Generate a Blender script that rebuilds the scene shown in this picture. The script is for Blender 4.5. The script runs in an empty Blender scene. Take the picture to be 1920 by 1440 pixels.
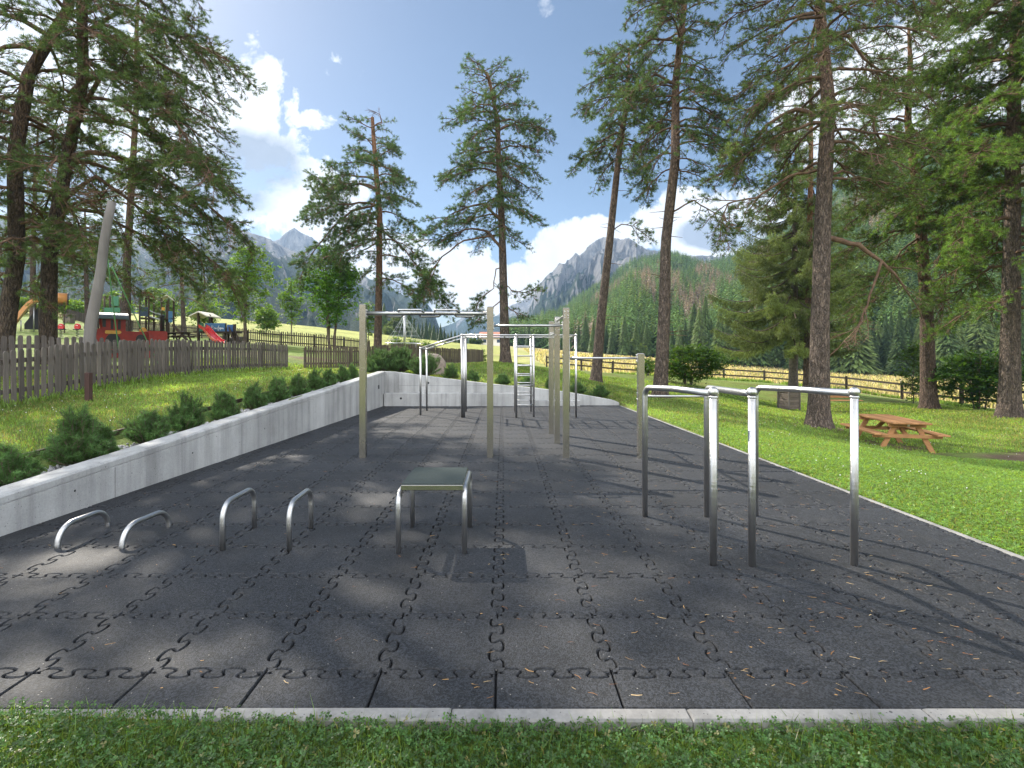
import bpy, bmesh, math, random
import numpy as np
from math import sin, cos, pi, radians, sqrt
from mathutils import Vector, Matrix

# ------------------------------------------------------------------ camera frame
FX, CX, CY, H = 981.0, 944.0, 670.0, 1.5          # focal length and axis in photo pixels, eye height in metres
def at(px, py, Y):                                 # a point of the photo put at its own distance Y
    return Vector(((px - CX) / FX * Y, Y, H - (py - CY) / FX * Y))
def floor_at(px, py, z=0.0):
    Y = (H - z) * FX / (py - CY)
    return Vector(((px - CX) / FX * Y, Y, z))
def ux(px, Y): return (px - CX) / FX * Y

scene = bpy.context.scene
COL = scene.collection
SUN_EL, SUN_AZ = radians(37), radians(42)          # the sun stands 42 degrees left of straight ahead
SUN_DIR = Vector((-sin(SUN_AZ) * cos(SUN_EL), cos(SUN_AZ) * cos(SUN_EL), sin(SUN_EL)))

# ------------------------------------------------------------------ object helpers
def tag(o, label=None, cat=None, group=None, kind=None):
    if label: o['label'] = label
    if cat: o['category'] = cat
    if group: o['group'] = group
    if kind: o['kind'] = kind
    return o
def empty(name, loc, label, cat, group=None):
    o = bpy.data.objects.new(name, None)
    COL.objects.link(o); o.location = loc; o.empty_display_size = .2
    return tag(o, label, cat, group)
def link(name, me, parent=None, mat=None):
    o = bpy.data.objects.new(name, me); COL.objects.link(o)
    if mat is not None and not me.materials: me.materials.append(mat)
    if parent is not None:
        o.parent = parent
        o.matrix_parent_inverse = Matrix.Translation(-Vector(parent.location)) if parent.parent is None else Matrix()
        if parent.parent is not None:
            o.matrix_parent_inverse = Matrix()
    return o
def copy_tree(o, parent=None):
    c = o.copy(); COL.objects.link(c)
    if parent is not None:
        c.parent = parent; c.matrix_parent_inverse = o.matrix_parent_inverse.copy()
    for ch in o.children: copy_tree(ch, c)
    return c

class MB:
    """collects shapes, builds ONE mesh object"""
    def __init__(s): s.v = []; s.f = []; s.sm = []
    def add(s, vs, fs, smooth=False):
        n = len(s.v); s.v += [tuple(p) for p in vs]
        s.f += [tuple(i + n for i in f) for f in fs]; s.sm += [smooth] * len(fs); return s
    def box(s, c, d, rz=0, M=None, bev=0):
        x, y, z = d[0] / 2, d[1] / 2, d[2] / 2
        b = bev
        if b:
            vs = []
            for zz, k in ((-z, b), (-z + b, 0), (z - b, 0), (z, b)):
                for sx, sy in ((-1, -1), (1, -1), (1, 1), (-1, 1)):
                    vs.append(Vector((sx * (x - k), sy * (y - k), zz)))
            fs = [(3, 2, 1, 0), (12, 13, 14, 15)]
            for r in range(3):
                for i in range(4):
                    j = (i + 1) % 4
                    fs.append((r * 4 + i, r * 4 + j, r * 4 + 4 + j, r * 4 + 4 + i))
        else:
            vs = [Vector((sx * x, sy * y, sz * z)) for sz in (-1, 1) for sx, sy in ((-1, -1), (1, -1), (1, 1), (-1, 1))]
            fs = [(3, 2, 1, 0), (4, 5, 6, 7)] + [(i, (i + 1) % 4, (i + 1) % 4 + 4, i + 4) for i in range(4)]
        R = M if M is not None else Matrix.Rotation(rz, 3, 'Z')
        c = Vector(c)
        return s.add([R @ v + c for v in vs], fs)
    def beam(s, a, b, w, h, up=(0, 0, 1), bev=0):
        a, b = Vector(a), Vector(b); d = b - a; L = d.length; d.normalize()
        up = Vector(up)
        x = up.cross(d)
        if x.length < 1e-4: x = Vector((1, 0, 0)).cross(d)
        x.normalize(); z = d.cross(x)
        M = Matrix((x, d, z)).transposed()
        return s.box((a + b) / 2, (w, L, h), M=M, bev=bev)
    def tube(s, pts, r, n=14, caps=True, closed=False):
        pts = [Vector(p) for p in pts]; m = len(pts)
        rs = r if isinstance(r, (list, tuple)) else [r] * m
        vs = []; nrm = None
        for i, p in enumerate(pts):
            if closed: t = pts[(i + 1) % m] - pts[i - 1]
            else: t = pts[min(i + 1, m - 1)] - pts[max(i - 1, 0)]
            t.normalize()
            if nrm is None:
                nrm = t.orthogonal().normalized()
            else:
                nrm = (nrm - t * nrm.dot(t))
                nrm = nrm.normalized() if nrm.length > 1e-6 else t.orthogonal().normalized()
            bn = t.cross(nrm)
            for k in range(n):
                a = 2 * pi * k / n
                vs.append(p + (nrm * cos(a) + bn * sin(a)) * rs[i])
        fs = []
        for i in range(m if closed else m - 1):
            i2 = (i + 1) % m
            for k in range(n):
                k2 = (k + 1) % n
                fs.append((i * n + k, i * n + k2, i2 * n + k2, i2 * n + k))
        s.add(vs, fs, True)
        if caps and not closed:
            b = len(s.v) - len(vs)
            s.f += [tuple(b + k for k in reversed(range(n))), tuple(b + (m - 1) * n + k for k in range(n))]; s.sm += [False, False]
        return s
    def lathe(s, c, prof, n=20, axis=None):
        c = Vector(c); vs = []; fs = []
        R = Matrix.Identity(3) if axis is None else Vector((0, 0, 1)).rotation_difference(Vector(axis)).to_matrix()
        for r, z in prof:
            for k in range(n):
                a = 2 * pi * k / n
                vs.append(R @ Vector((r * cos(a), r * sin(a), z)) + c)
        for i in range(len(prof) - 1):
            for k in range(n):
                k2 = (k + 1) % n
                fs.append((i * n + k, i * n + k2, (i + 1) * n + k2, (i + 1) * n + k))
        return s.add(vs, fs, True)
    def ball(s, c, r, n=18):
        return s.lathe(c, [(max(r * sin(pi * i / 12), 1e-5), -r * cos(pi * i / 12)) for i in range(13)], n)
    def prism(s, poly, a, b):
        """poly: list of 3-d points; extruded from offset a to offset b (vectors)"""
        n = len(poly); a, b = Vector(a), Vector(b)
        vs = [Vector(p) + a for p in poly] + [Vector(p) + b for p in poly]
        fs = [tuple(reversed(range(n))), tuple(range(n, 2 * n))] + [(i, (i + 1) % n, (i + 1) % n + n, i + n) for i in range(n)]
        return s.add(vs, fs)
    def build(s, name, mat, parent=None, fix=True):
        me = bpy.data.meshes.new(name); me.from_pydata(s.v, [], s.f)
        me.polygons.foreach_set('use_smooth', s.sm)
        if fix:
            bm = bmesh.new(); bm.from_mesh(me); bmesh.ops.recalc_face_normals(bm, faces=bm.faces); bm.to_mesh(me); bm.free()
        me.update()
        return link(name, me, parent, mat)

def np_mesh(name, V, F, mat, parent=None, col=None, smooth=False):
    """V (n,3), F (m,k) arrays -> ONE mesh object; col: (n,3) colour attribute"""
    V = np.asarray(V, dtype=np.float32); F = np.asarray(F, dtype=np.int32)
    me = bpy.data.meshes.new(name); k = F.shape[1]
    me.vertices.add(len(V)); me.vertices.foreach_set('co', V.ravel())
    me.loops.add(F.size); me.loops.foreach_set('vertex_index', F.ravel())
    me.polygons.add(len(F)); me.polygons.foreach_set('loop_start', np.arange(0, F.size, k, dtype=np.int32))
    if smooth: me.polygons.foreach_set('use_smooth', np.ones(len(F), dtype=bool))
    me.update(calc_edges=True)
    if col is not None:
        c4 = np.ones((len(V), 4), dtype=np.float32); c4[:, :3] = col
        at_ = me.color_attributes.new('Col', 'FLOAT_COLOR', 'POINT'); at_.data.foreach_set('color', c4.ravel())
    return link(name, me, parent, mat)

# ------------------------------------------------------------------ noise in numpy
def _hash(ix, iy, iz, seed):
    h = (ix.astype(np.int64) * 374761393 + iy.astype(np.int64) * 668265263 + iz.astype(np.int64) * 2147483647 + seed * 1274126177) & 0xffffffff
    h = ((h ^ (h >> 13)) * 1274126177) & 0xffffffff
    h = h ^ (h >> 16)
    return (h & 0xffff) / 65535.0
def vnoise(x, y, z=None, seed=0):
    x = np.asarray(x, float); y = np.asarray(y, float); z = np.zeros_like(x) if z is None else np.asarray(z, float)
    ix, iy, iz = np.floor(x), np.floor(y), np.floor(z); fx, fy, fz = x - ix, y - iy, z - iz
    fx, fy, fz = [f * f * (3 - 2 * f) for f in (fx, fy, fz)]
    r = 0
    for dx in (0, 1):
        for dy in (0, 1):
            for dz in (0, 1):
                w = (fx if dx else 1 - fx) * (fy if dy else 1 - fy) * (fz if dz else 1 - fz)
                r = r + w * _hash(ix + dx, iy + dy, iz + dz, seed)
    return r
def fbm(x, y, z=None, o=4, seed=0):
    r = 0; a = .5; t = 0
    for i in range(o):
        r = r + a * vnoise(np.asarray(x) * 2 ** i, np.asarray(y) * 2 ** i, None if z is None else np.asarray(z) * 2 ** i, seed + i * 7); t += a; a *= .5
    return r / t
def ridged(x, y, o=5, seed=0):
    r = 0; a = .5; t = 0
    for i in range(o):
        n = 1 - abs(2 * vnoise(np.asarray(x) * 2 ** i, np.asarray(y) * 2 ** i, None, seed + i * 11) - 1)
        r = r + a * n * n; t += a; a *= .5
    return r / t

# ------------------------------------------------------------------ materials
class N:
    def __init__(s, name, world=False):
        if world: s.m = bpy.data.worlds.new(name); scene.world = s.m
        else: s.m = bpy.data.materials.new(name)
        s.m.use_nodes = True; s.t = s.m.node_tree; s.t.nodes.clear()
    def n(s, typ, ins=None, **kw):
        nd = s.t.nodes.new(typ)
        for k, v in kw.items(): setattr(nd, k, v)
        for k, v in (ins or {}).items():
            sock = nd.inputs[k]
            if hasattr(v, 'is_output'): s.t.links.new(v, sock)
            else: sock.default_value = v
        return nd
    def math(s, op, a, b=0.0, c=0.0, clamp=False):
        nd = s.n('ShaderNodeMath', {0: a, 1: b, 2: c}, operation=op); nd.use_clamp = clamp; return nd.outputs[0]
    def vmath(s, op, a, b=(0, 0, 0)): 
        return s.n('ShaderNodeVectorMath', {0: a, 1: b}, operation=op).outputs[0]
    def ramp(s, f, stops, interp='LINEAR'):
        nd = s.n('ShaderNodeValToRGB', {0: f}); cr = nd.color_ramp; cr.interpolation = interp
        while len(cr.elements) < len(stops): cr.elements.new(.5)
        for e, (p, c) in zip(cr.elements, stops):
            e.position = p; e.color = (c, c, c, 1) if isinstance(c, (int, float)) else (*c, 1)
        return nd.outputs[0]
    def mix(s, f, a, b, mode='MIX'):
        nd = s.n('ShaderNodeMix', data_type='RGBA', blend_type=mode)
        for k, v in ((0, f), (6, a), (7, b)):
            if hasattr(v, 'is_output'): s.t.links.new(v, nd.inputs[k])
            else: nd.inputs[k].default_value = v if k == 0 else (*v, 1)[:4]
        return nd.outputs[2]
    def noise(s, vec, scale, detail=3, rough=.55, dist=0.0):
        return s.n('ShaderNodeTexNoise', {'Vector': vec, 'Scale': scale, 'Detail': detail, 'Roughness': rough, 'Distortion': dist}).outputs['Fac']
    def voro(s, vec, scale, feature='F1', out='Distance'):
        return s.n('ShaderNodeTexVoronoi', {'Vector': vec, 'Scale': scale}, feature=feature).outputs[out]
    def pos(s): return s.n('ShaderNodeNewGeometry').outputs['Position']
    def obj(s): return s.n('ShaderNodeTexCoord').outputs['Object']
    def island(s): return s.n('ShaderNodeNewGeometry').outputs['Random Per Island']
    def col(s): return s.n('ShaderNodeAttribute', attribute_name='Col').outputs['Color']
    def stretch(s, vec, sc): return s.n('ShaderNodeMapping', {'Vector': vec, 'Scale': sc}).outputs[0]
    def bump(s, h, strength=.4, dist=.01, normal=None):
        d = {'Height': h, 'Strength': strength, 'Distance': dist}
        if normal is not None: d['Normal'] = normal
        return s.n('ShaderNodeBump', d).outputs[0]
    def principled(s, base, rough=.7, metal=0.0, spec=.4, normal=None, **ex):
        nd = s.n('ShaderNodeBsdfPrincipled')
        for k, v in (('Base Color', base), ('Roughness', rough), ('Metallic', metal), ('Specular IOR Level', spec), *ex.items()):
            sock = nd.inputs[k]
            if hasattr(v, 'is_output'): s.t.links.new(v, sock)
            else: sock.default_value = (*v, 1)[:4] if isinstance(v, (tuple, list)) else v
        if normal is not None: s.t.links.new(normal, nd.inputs['Normal'])
        return nd.outputs[0]
    def out(s, sh):
        o = s.n('ShaderNodeOutputMaterial'); s.t.links.new(sh, o.inputs['Surface']); return s.m

def m_simple(name, c, rough=.6, metal=0, spec=.4, var=.12, scale=12, bump=.0):
    g = N(name); p = g.pos(); n = g.noise(p, scale, 4)
    c2 = g.mix(g.ramp(n, [(.3, 0), (.7, 1)]), tuple(x * (1 - var) for x in c), tuple(min(1, x * (1 + var)) for x in c))
    r = g.math('MULTIPLY_ADD', n, .2, rough - .1)
    return g.out(g.principled(c2, r, metal, spec, g.bump(n, bump, .01) if bump else None))

def m_leaf(name, c, trans=.38, var=.35, use_col=True, rough=.5, spec=.25, warm=(1.25, 1.15, .5)):
    g = N(name)
    r = g.island()
    base = g.col() if use_col else c
    v = g.math('MULTIPLY_ADD', r, 2 * var, 1 - var)
    vm = g.n('ShaderNodeCombineXYZ', {0: v, 1: v, 2: v}).outputs[0]
    cc = g.mix(1.0, base, vm, 'MULTIPLY')
    hu = g.n('ShaderNodeHueSaturation', {'Hue': g.math('MULTIPLY_ADD', r, .03, .485), 'Saturation': 1.0, 'Value': 1.0, 'Color': cc}).outputs[0]
    tr = g.mix(1.0, hu, warm, 'MULTIPLY')
    a = g.principled(hu, rough, 0, spec)
    b = g.n('ShaderNodeBsdfTranslucent', {'Color': tr}).outputs[0]
    return g.out(g.n('ShaderNodeMixShader', {0: trans, 1: a, 2: b}).outputs[0])

def m_bark(name, low, high, z0, z1, scale=1.0):
    """grey furrowed plates low on the stem, orange flaking bark high up (the pine's own colours)"""
    g = N(name); p = g.pos()
    wob = g.n('ShaderNodeTexNoise', {'Vector': p, 'Scale': 5.0 * scale, 'Detail': 3}).outputs['Color']
    st = g.stretch(g.vmath('ADD', p, g.n('ShaderNodeVectorMath', {0: wob, 3: .16}, operation='SCALE').outputs[0]), (11 * scale, 11 * scale, 2.0 * scale))
    vd = g.voro(st, 1.0, 'DISTANCE_TO_EDGE')
    n = g.noise(g.stretch(p, (14, 14, 4)), 1.0, 5, .65)
    z = g.n('ShaderNodeSeparateXYZ', {0: p}).outputs[2]
    f = g.n('ShaderNodeMapRange', {0: z, 1: z0, 2: z1}).outputs[0]
    f = g.math('ADD', f, g.math('MULTIPLY_ADD', n, .7, -.35), clamp=True)
    c = g.mix(f, low, high)
    crack = g.ramp(g.math('ADD', vd, g.math('MULTIPLY_ADD', n, .35, -.17)), [(.0, .38), (.12, .75), (.34, 1.05)])
    c = g.mix(1.0, c, crack, 'MULTIPLY')
    c = g.mix(1.0, c, g.ramp(n, [(.25, .6), (.75, 1.3)]), 'MULTIPLY')
    h = g.math('ADD', g.ramp(vd, [(0, 0), (.25, 1)]), g.math('MULTIPLY', n, .5))
    return g.out(g.principled(c, .9, 0, .2, g.bump(h, .9, .035)))

def m_wood(name, c, grain=(30, 30, 2), dark=.55, rough=.8, island=.25):
    g = N(name); p = g.obj()
    n = g.noise(g.stretch(p, grain), 1.0, 5, .6, .6)
    n2 = g.noise(p, 1.3, 3)
    cc = g.mix(g.ramp(n, [(.25, 0), (.75, 1)]), tuple(x * dark for x in c), c)
    v = g.math('MULTIPLY_ADD', g.island(), 2 * island, 1 - island)
    v = g.math('MULTIPLY', v, g.math('MULTIPLY_ADD', n2, .7, .65))
    cc = g.mix(1.0, cc, g.n('ShaderNodeCombineXYZ', {0: v, 1: v, 2: v}).outputs[0], 'MULTIPLY')
    return g.out(g.principled(cc, rough, 0, .25, g.bump(n, .5, .004)))

def m_steel(name, c=(.62, .62, .62), rough=.26, axis='z'):
    g = N(name); p = g.obj()
    n = g.noise(g.stretch(p, (260, 260, 3) if axis == 'z' else (3, 3, 260)), 1.0, 3)
    n2 = g.noise(p, 5, 4)
    r = g.math('ADD', g.math('MULTIPLY_ADD', n, .10, rough - .05), g.math('MULTIPLY_ADD', n2, .12, -.06))
    cc = g.mix(g.ramp(n2, [(.3, 0), (.7, 1)]), tuple(x * .9 for x in c), c)
    if axis == 'plain': return g.out(g.principled(c, g.math('MULTIPLY_ADD', n2, .08, rough - .04), 1.0, .5))
    if axis == 'ring':                                  # ground around the tube: reflections smear lengthwise
        z = g.n('ShaderNodeSeparateXYZ', {0: p}).outputs[2]
        w = g.n('ShaderNodeTexNoise', {'W': g.math('MULTIPLY', z, 420.0), 'Scale': 1.0, 'Detail': 2}, noise_dimensions='1D').outputs['Fac']
        return g.out(g.principled(cc, r, 1.0, .5, g.bump(w, .6, .0018)))
    return g.out(g.principled(cc, r, 1.0, .5, g.bump(n, .06, .001)))

def m_concrete(name, c=(.44, .445, .445)):
    g = N(name); p = g.pos()
    big = g.noise(p, 1.1, 5, .6)
    streak = g.noise(g.stretch(p, (5, 4, .28)), 1.0, 5, .65)
    fine = g.noise(p, 60, 4)
    pore = g.voro(p, 11)
    pore2 = g.voro(g.vmath('ADD', p, (3.3, 1.7, 9.1)), 34)
    gate = g.noise(p, 2.3, 2)
    cc = g.mix(g.ramp(big, [(.3, 0), (.72, 1)]), tuple(x * .72 for x in c), tuple(x * 1.08 for x in c))
    cc = g.mix(1.0, cc, g.ramp(streak, [(.28, .62), (.5, .95), (.62, 1.06)]), 'MULTIPLY')
    cc = g.mix(1.0, cc, g.ramp(fine, [(.2, .85), (.8, 1.12)]), 'MULTIPLY')
    dot = g.math('MULTIPLY', g.math('LESS_THAN', pore, .07), g.math('GREATER_THAN', gate, .5))
    dot2 = g.math('MULTIPLY', g.math('LESS_THAN', pore2, .10), g.math('GREATER_THAN', gate, .42))
    d = g.math('MAXIMUM', dot, dot2)
    cc = g.mix(d, cc, (.07, .07, .07))
    h = g.math('SUBTRACT', g.math('MULTIPLY', fine, .25), d)
    return g.out(g.principled(cc, .85, 0, .3, g.bump(h, .5, .006)))

def m_rubber(name):
    g = N(name); p = g.pos()
    gr = g.voro(p, 130)
    gr2 = g.noise(p, 210, 3, .75)
    cell = g.voro(p, 120, 'F1', 'Color')
    sep = g.n('ShaderNodeSeparateColor', {0: cell}).outputs[0]
    big = g.noise(p, .9, 4, .6); mid = g.noise(p, 9, 4, .6)
    isl = g.island()
    base = g.mix(g.ramp(sep, [(.25, 0), (.8, 1)]), (.006, .0072, .009), (.031, .034, .041))
    base = g.mix(1.0, base, g.ramp(big, [(.3, .78), (.7, 1.3)]), 'MULTIPLY')
    base = g.mix(1.0, base, g.ramp(mid, [(.3, .85), (.7, 1.15)]), 'MULTIPLY')
    v = g.math('MULTIPLY_ADD', isl, .28, .86)
    base = g.mix(1.0, base, g.n('ShaderNodeCombineXYZ', {0: v, 1: v, 2: v}).outputs[0], 'MULTIPLY')
    dust = g.ramp(g.noise(p, 2.6, 6, .7), [(.56, 0), (.75, .3)])
    base = g.mix(dust, base, (.085, .08, .072))
    fleck = g.math('MULTIPLY', g.math('LESS_THAN', g.voro(g.vmath('ADD', p, (5.1, 2.2, 0)), 26), .085), g.math('GREATER_THAN', g.noise(p, 37, 1), .55))
    base = g.mix(fleck, base, (.30, .28, .25))
    h = g.math('ADD', g.math('MULTIPLY', gr, 1.0), gr2)
    rr = g.math('MULTIPLY_ADD', mid, .2, .57)
    return g.out(g.principled(base, rr, 0, .5, g.bump(h, .75, .004)))

def m_ground(name):
    g = N(name); p = g.pos()
    n1 = g.noise(p, .22, 4); n2 = g.noise(p, 2.2, 5, .62); n3 = g.noise(p, 26, 4, .7); n4 = g.noise(p, 130, 3, .7)
    c = g.col()
    c = g.mix(1.0, c, g.ramp(n1, [(.3, .80), (.7, 1.2)]), 'MULTIPLY')
    c = g.mix(1.0, c, g.ramp(n2, [(.25, (.68, .70, .6)), (.75, (1.3, 1.22, 1.25))]), 'MULTIPLY')
    c = g.mix(1.0, c, g.ramp(n3, [(.25, .55), (.75, 1.4)]), 'MULTIPLY')
    c = g.mix(1.0, c, g.ramp(n4, [(.25, .65), (.75, 1.35)]), 'MULTIPLY')
    h = g.math('ADD', n3, g.math('MULTIPLY', n4, .5))
    return g.out(g.principled(c, .85, 0, .15, g.bump(h, .9, .05)))

def m_rock(name, veg=(.022, .036, .018), zveg=60.0, zrock=140.0, bias=0.0, sc=1.0):
    g = N(name); p = g.pos()
    n1 = g.noise(p, .013 * sc, 6, .65); n2 = g.noise(g.stretch(p, (.06 * sc, .06 * sc, .018 * sc)), 1.0, 6, .65)
    n3 = g.noise(g.stretch(p, (.2 * sc, .2 * sc, .05 * sc)), 1.0, 5, .7)
    nz = g.n('ShaderNodeSeparateXYZ', {0: g.n('ShaderNodeNewGeometry').outputs['Normal']}).outputs[2]
    z = g.n('ShaderNodeSeparateXYZ', {0: p}).outputs[2]
    rock = g.mix(g.ramp(n2, [(.3, 0), (.7, 1)]), (.085, .085, .09), (.31, .30, .29))
    rock = g.mix(g.ramp(n3, [(.35, .5), (.6, 0)]), rock, (.045, .045, .05))
    hz = g.n('ShaderNodeMapRange', {0: z, 1: zveg, 2: zrock, 3: 1.0, 4: -.55}).outputs[0]
    f = g.math('ADD', hz, g.math('MULTIPLY_ADD', n1, 3.0, -1.55 + bias))
    f = g.math('ADD', f, g.math('MULTIPLY_ADD', nz, 1.5, -.85))
    f = g.math('ADD', f, g.math('MULTIPLY_ADD', n3, 1.2, -.6))
    f = g.ramp(f, [(.35, 0), (.55, 1)])
    vg = g.mix(n3, tuple(x * .6 for x in veg), tuple(x * 1.5 for x in veg))
    c = g.mix(f, rock, vg)
    return g.out(g.principled(c, .95, 0, .1, g.bump(g.math('ADD', n2, n3), 1.0, 6.0)))
# ------------------------------------------------------------------ material library
M = {}
M['rubber'] = m_rubber('rubber_granulate')
M['subfloor'] = m_simple('dark_joint', (.006, .006, .007), .9)
M['concrete'] = m_concrete('cast_concrete')
M['kerb'] = m_concrete('kerb_concrete', (.29, .285, .275))
M['ground'] = m_ground('ground_turf')
M['steel'] = m_steel('brushed_steel', (.56, .56, .56), .36, 'ring')
M['steel_h'] = m_steel('brushed_steel_rail', (.54, .54, .54), .30, 'x')
M['steel_gold'] = m_steel('satin_steel_post', (.47, .452, .41), .26, 'plain')
M['bolt'] = m_simple('bolt_steel', (.55, .55, .55), .3, 1.0)
M['pad'] = m_simple('green_grey_pad', (.045, .058, .058), .95, 0, .12, .3, 120, .5)
M['fence'] = m_wood('weathered_picket', (.15, .13, .115), (40, 40, 2.0), .5)
M['fence_b'] = m_wood('brown_picket', (.15, .12, .09), (40, 40, 2.0), .5)
M['fence_d'] = m_wood('dark_fence', (.070, .055, .042), (30, 30, 2.0), .5)
M['fence_red'] = m_wood('redbrown_post', (.08, .045, .04), (30, 30, 2.0), .6)
M['pale_log'] = m_wood('bare_log', (.20, .185, .175), (9, 9, .7), .62)
M['orange_wood'] = m_wood('stained_larch', (.46, .235, .105), (3, 22, 22), .68, .6, .18)
M['dark_wood'] = m_wood('dark_timber', (.06, .042, .03), (3, 20, 20), .6)
M['box_wood'] = m_wood('grey_brown_box', (.19, .155, .13), (3, 20, 20), .6)
M['edging'] = m_wood('edging_plank', (.045, .028, .02), (20, 2, 20), .6)
M['needle'] = m_leaf('pine_needles', (.05, .07, .03), .42, .4, warm=(1.25, 1.3, .6))
M['leaf'] = m_leaf('broad_leaves', (.07, .14, .03), .55, .3, warm=(1.6, 1.45, .45))
M['spruce'] = m_leaf('spruce_needles', (.04, .06, .02), .30, .35)
M['grass'] = m_leaf('grass_blades', (.07, .14, .03), .55, .35, rough=.38, spec=.45, warm=(1.7, 1.5, .6))
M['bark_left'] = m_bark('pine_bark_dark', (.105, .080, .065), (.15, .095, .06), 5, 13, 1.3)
M['bark'] = m_bark('pine_bark', (.165, .13, .108), (.28, .165, .10), 6, 15, 1.6)
M['bark_o'] = m_bark('pine_bark_orange', (.165, .12, .095), (.31, .165, .09), 3, 10, 1.6)
M['bark_grey'] = m_simple('grey_bark', (.13, .11, .09), .9, 0, .2, .4, 8, .5)
M['limb'] = m_simple('limb_bark', (.14, .09, .062), .9, 0, .15, .45, 5, .4)
M['limb_grey'] = m_simple('limb_bark_grey', (.13, .10, .08), .9, 0, .15, .4, 5, .4)
M['stone'] = m_simple('gravel_stone', (.30, .30, .31), .8, 0, .3, .45, 14, .2)
M['boulder'] = m_simple('boulder_rock', (.27, .22, .19), .85, 0, .3, .3, 5, .6)
M['red'] = m_simple('red_panel', (.25, .024, .016), .5, 0, .35, .3, 2.2)
M['red_gloss'] = m_simple('red_slide', (.50, .025, .03), .25, 0, .5, .08, 3)
M['orange'] = m_simple('orange_slide', (.50, .22, .06), .32, 0, .5, .1, 3)
M['yellow'] = m_simple('yellow_panel', (.55, .30, .05), .45)
M['grey_roof'] = m_simple('grey_roof', (.10, .125, .155), .5)
M['black'] = m_simple('black_panel', (.02, .02, .022), .5)
M['navy'] = m_simple('navy_panel', (.03, .05, .085), .5)
M['blue'] = m_simple('blue_panel', (.045, .13, .25), .5)
M['blue2'] = m_simple('deep_blue_panel', (.025, .085, .24), .5)
M['green'] = m_simple('green_panel', (.03, .14, .07), .5)
M['white'] = m_simple('white_paint', (.75, .75, .73), .5)
M['rope'] = m_simple('green_rope', (.10, .24, .09), .8)
M['rope_grey'] = m_simple('pale_rope', (.42, .45, .46), .8)
M['roof_tile'] = m_simple('red_roof_tile', (.42, .20, .14), .8, 0, .2, .2, 2)
M['wall_white'] = m_simple('pale_render', (.66, .62, .56), .85)

# ------------------------------------------------------------------ terrain heights
def wall_top(y): return .341 + .0601 * (y - 4.39)
def XL(y): return -4.21 + .0435 * (y - 4.39)         # face of the left retaining wall
def XR(y): return 3.86 - .021 * (y - 4.0)            # inner edge of the right kerb
Y0, Y1 = 2.23, 16.35
def rear_top(x):                                      # top of the rear wall
    return float(np.interp(x, [-3.9, -3.6, -3.4, -1.6, -.07, .93, 2.2, 3.62], [1.06, 1.06, 1.045, .81, .63, .55, .38, .13]))
CP = [(-3.9, 17.2, 1.02), (-2.5, 17.2, .88), (-1, 17.2, .70), (1, 17.2, .52), (2.3, 17.2, .36), (3.7, 16.8, .10),
      (4, 2, -.03), (4, 6, -.03), (4, 10, -.02), (4, 14, 0), (5.5, 5, -.12), (6, 9, -.25), (6.2, 13, -.25), (8.5, 5, -.35),
      (0, 2, -.05), (-4, 1.5, .1), (4, 1, -.05), (0, 0, -.05), (-8, 0, .3), (9, 0, -.2), (0, -4, .3), (0, -12, 2.0), (0, -35, 9), (-30, -30, 9), (30, -30, 8),
      (-5.2, 3, .36), (-5.2, 9.3, .70), (-5.0, 16.4, 1.08), (-8, 5, .44), (-8.9, 9.34, .6), (-8.7, 20.9, .97), (-8.87, 23.4, .98), (-12, 8, .66), (-11.5, 12, 1.0), (-9.9, 16, .98),
      (-15.7, 18, 1.3), (-16, 17, 1.25), (-15.5, 22, 1.45), (-14, 22, 1.45), (-21.5, 33, 2.7), (-19.5, 36, 2.45), (-20.2, 40, 2.65), (-14.9, 38, 2.3), (-12, 45, 2.0),
      (-44, 55, 5.0), (-35, 38, 3.4), (-25, 30, 2.6), (-9.5, 24, 1.2), (-9, 30, 1.6), (-7.7, 32, 1.75), (-7, 25.5, 1.0), (-4.5, 33, 1.1), (-1.5, 40, 1.05),
      (-43, 80, 7.2), (-31, 90, 6.6), (-17.6, 120, 5.4), (-10, 150, 5.2), (8.6, 150, 4.3), (25, 120, 2.1), (46, 100, -.4), (63, 95, -1.6), (77, 90, -2.0),
      (24.2, 27.7, -1.1), (25.9, 34, -1.2), (24.9, 38, -.95), (24, 48, -.8), (9.4, 45, .08), (4.1, 50, .58),
      (.1, 24, 1.25), (-1.5, 21, 1.0), (1.6, 21.5, .95), (1.5, 20, .85), (4.06, 23, .4), (5.67, 19, .1), (2, 28, .9),
      (9.0, 11.0, -.62), (9.6, 12.3, -.74), (10, 14.3, -.72), (12, 11.5, -.8), (9.65, 16, -.62), (17.5, 23, -.8), (18, 19, -.66), (13, 24, -.9), (17.8, 32, -.4), (9, 26, .15), (22, 12, -1.0),
      (-70, 30, 6), (-60, 0, 3), (70, 30, -3), (60, 0, -2), (-120, 120, 12), (0, 260, 6), (-120, 220, 14), (120, 110, -4), (140, 220, 0), (-130, -60, 10), (130, -60, 6), (0, -100, 26)]
_cp = np.array(CP, float)
def _phi(d): return np.where(d > 1e-9, d * d * np.log(d + 1e-9), 0)
_D = np.sqrt(((_cp[:, None, :2] - _cp[None, :, :2]) ** 2).sum(-1))
_n = len(_cp); _A = np.zeros((_n + 3, _n + 3)); _A[:_n, :_n] = _phi(_D) + np.eye(_n) * .4
_A[:_n, _n] = 1; _A[:_n, _n + 1:] = _cp[:, :2]; _A[_n, :_n] = 1; _A[_n + 1:, :_n] = _cp[:, :2].T
_w = np.linalg.solve(_A, np.concatenate([_cp[:, 2], [0, 0, 0]]))
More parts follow.
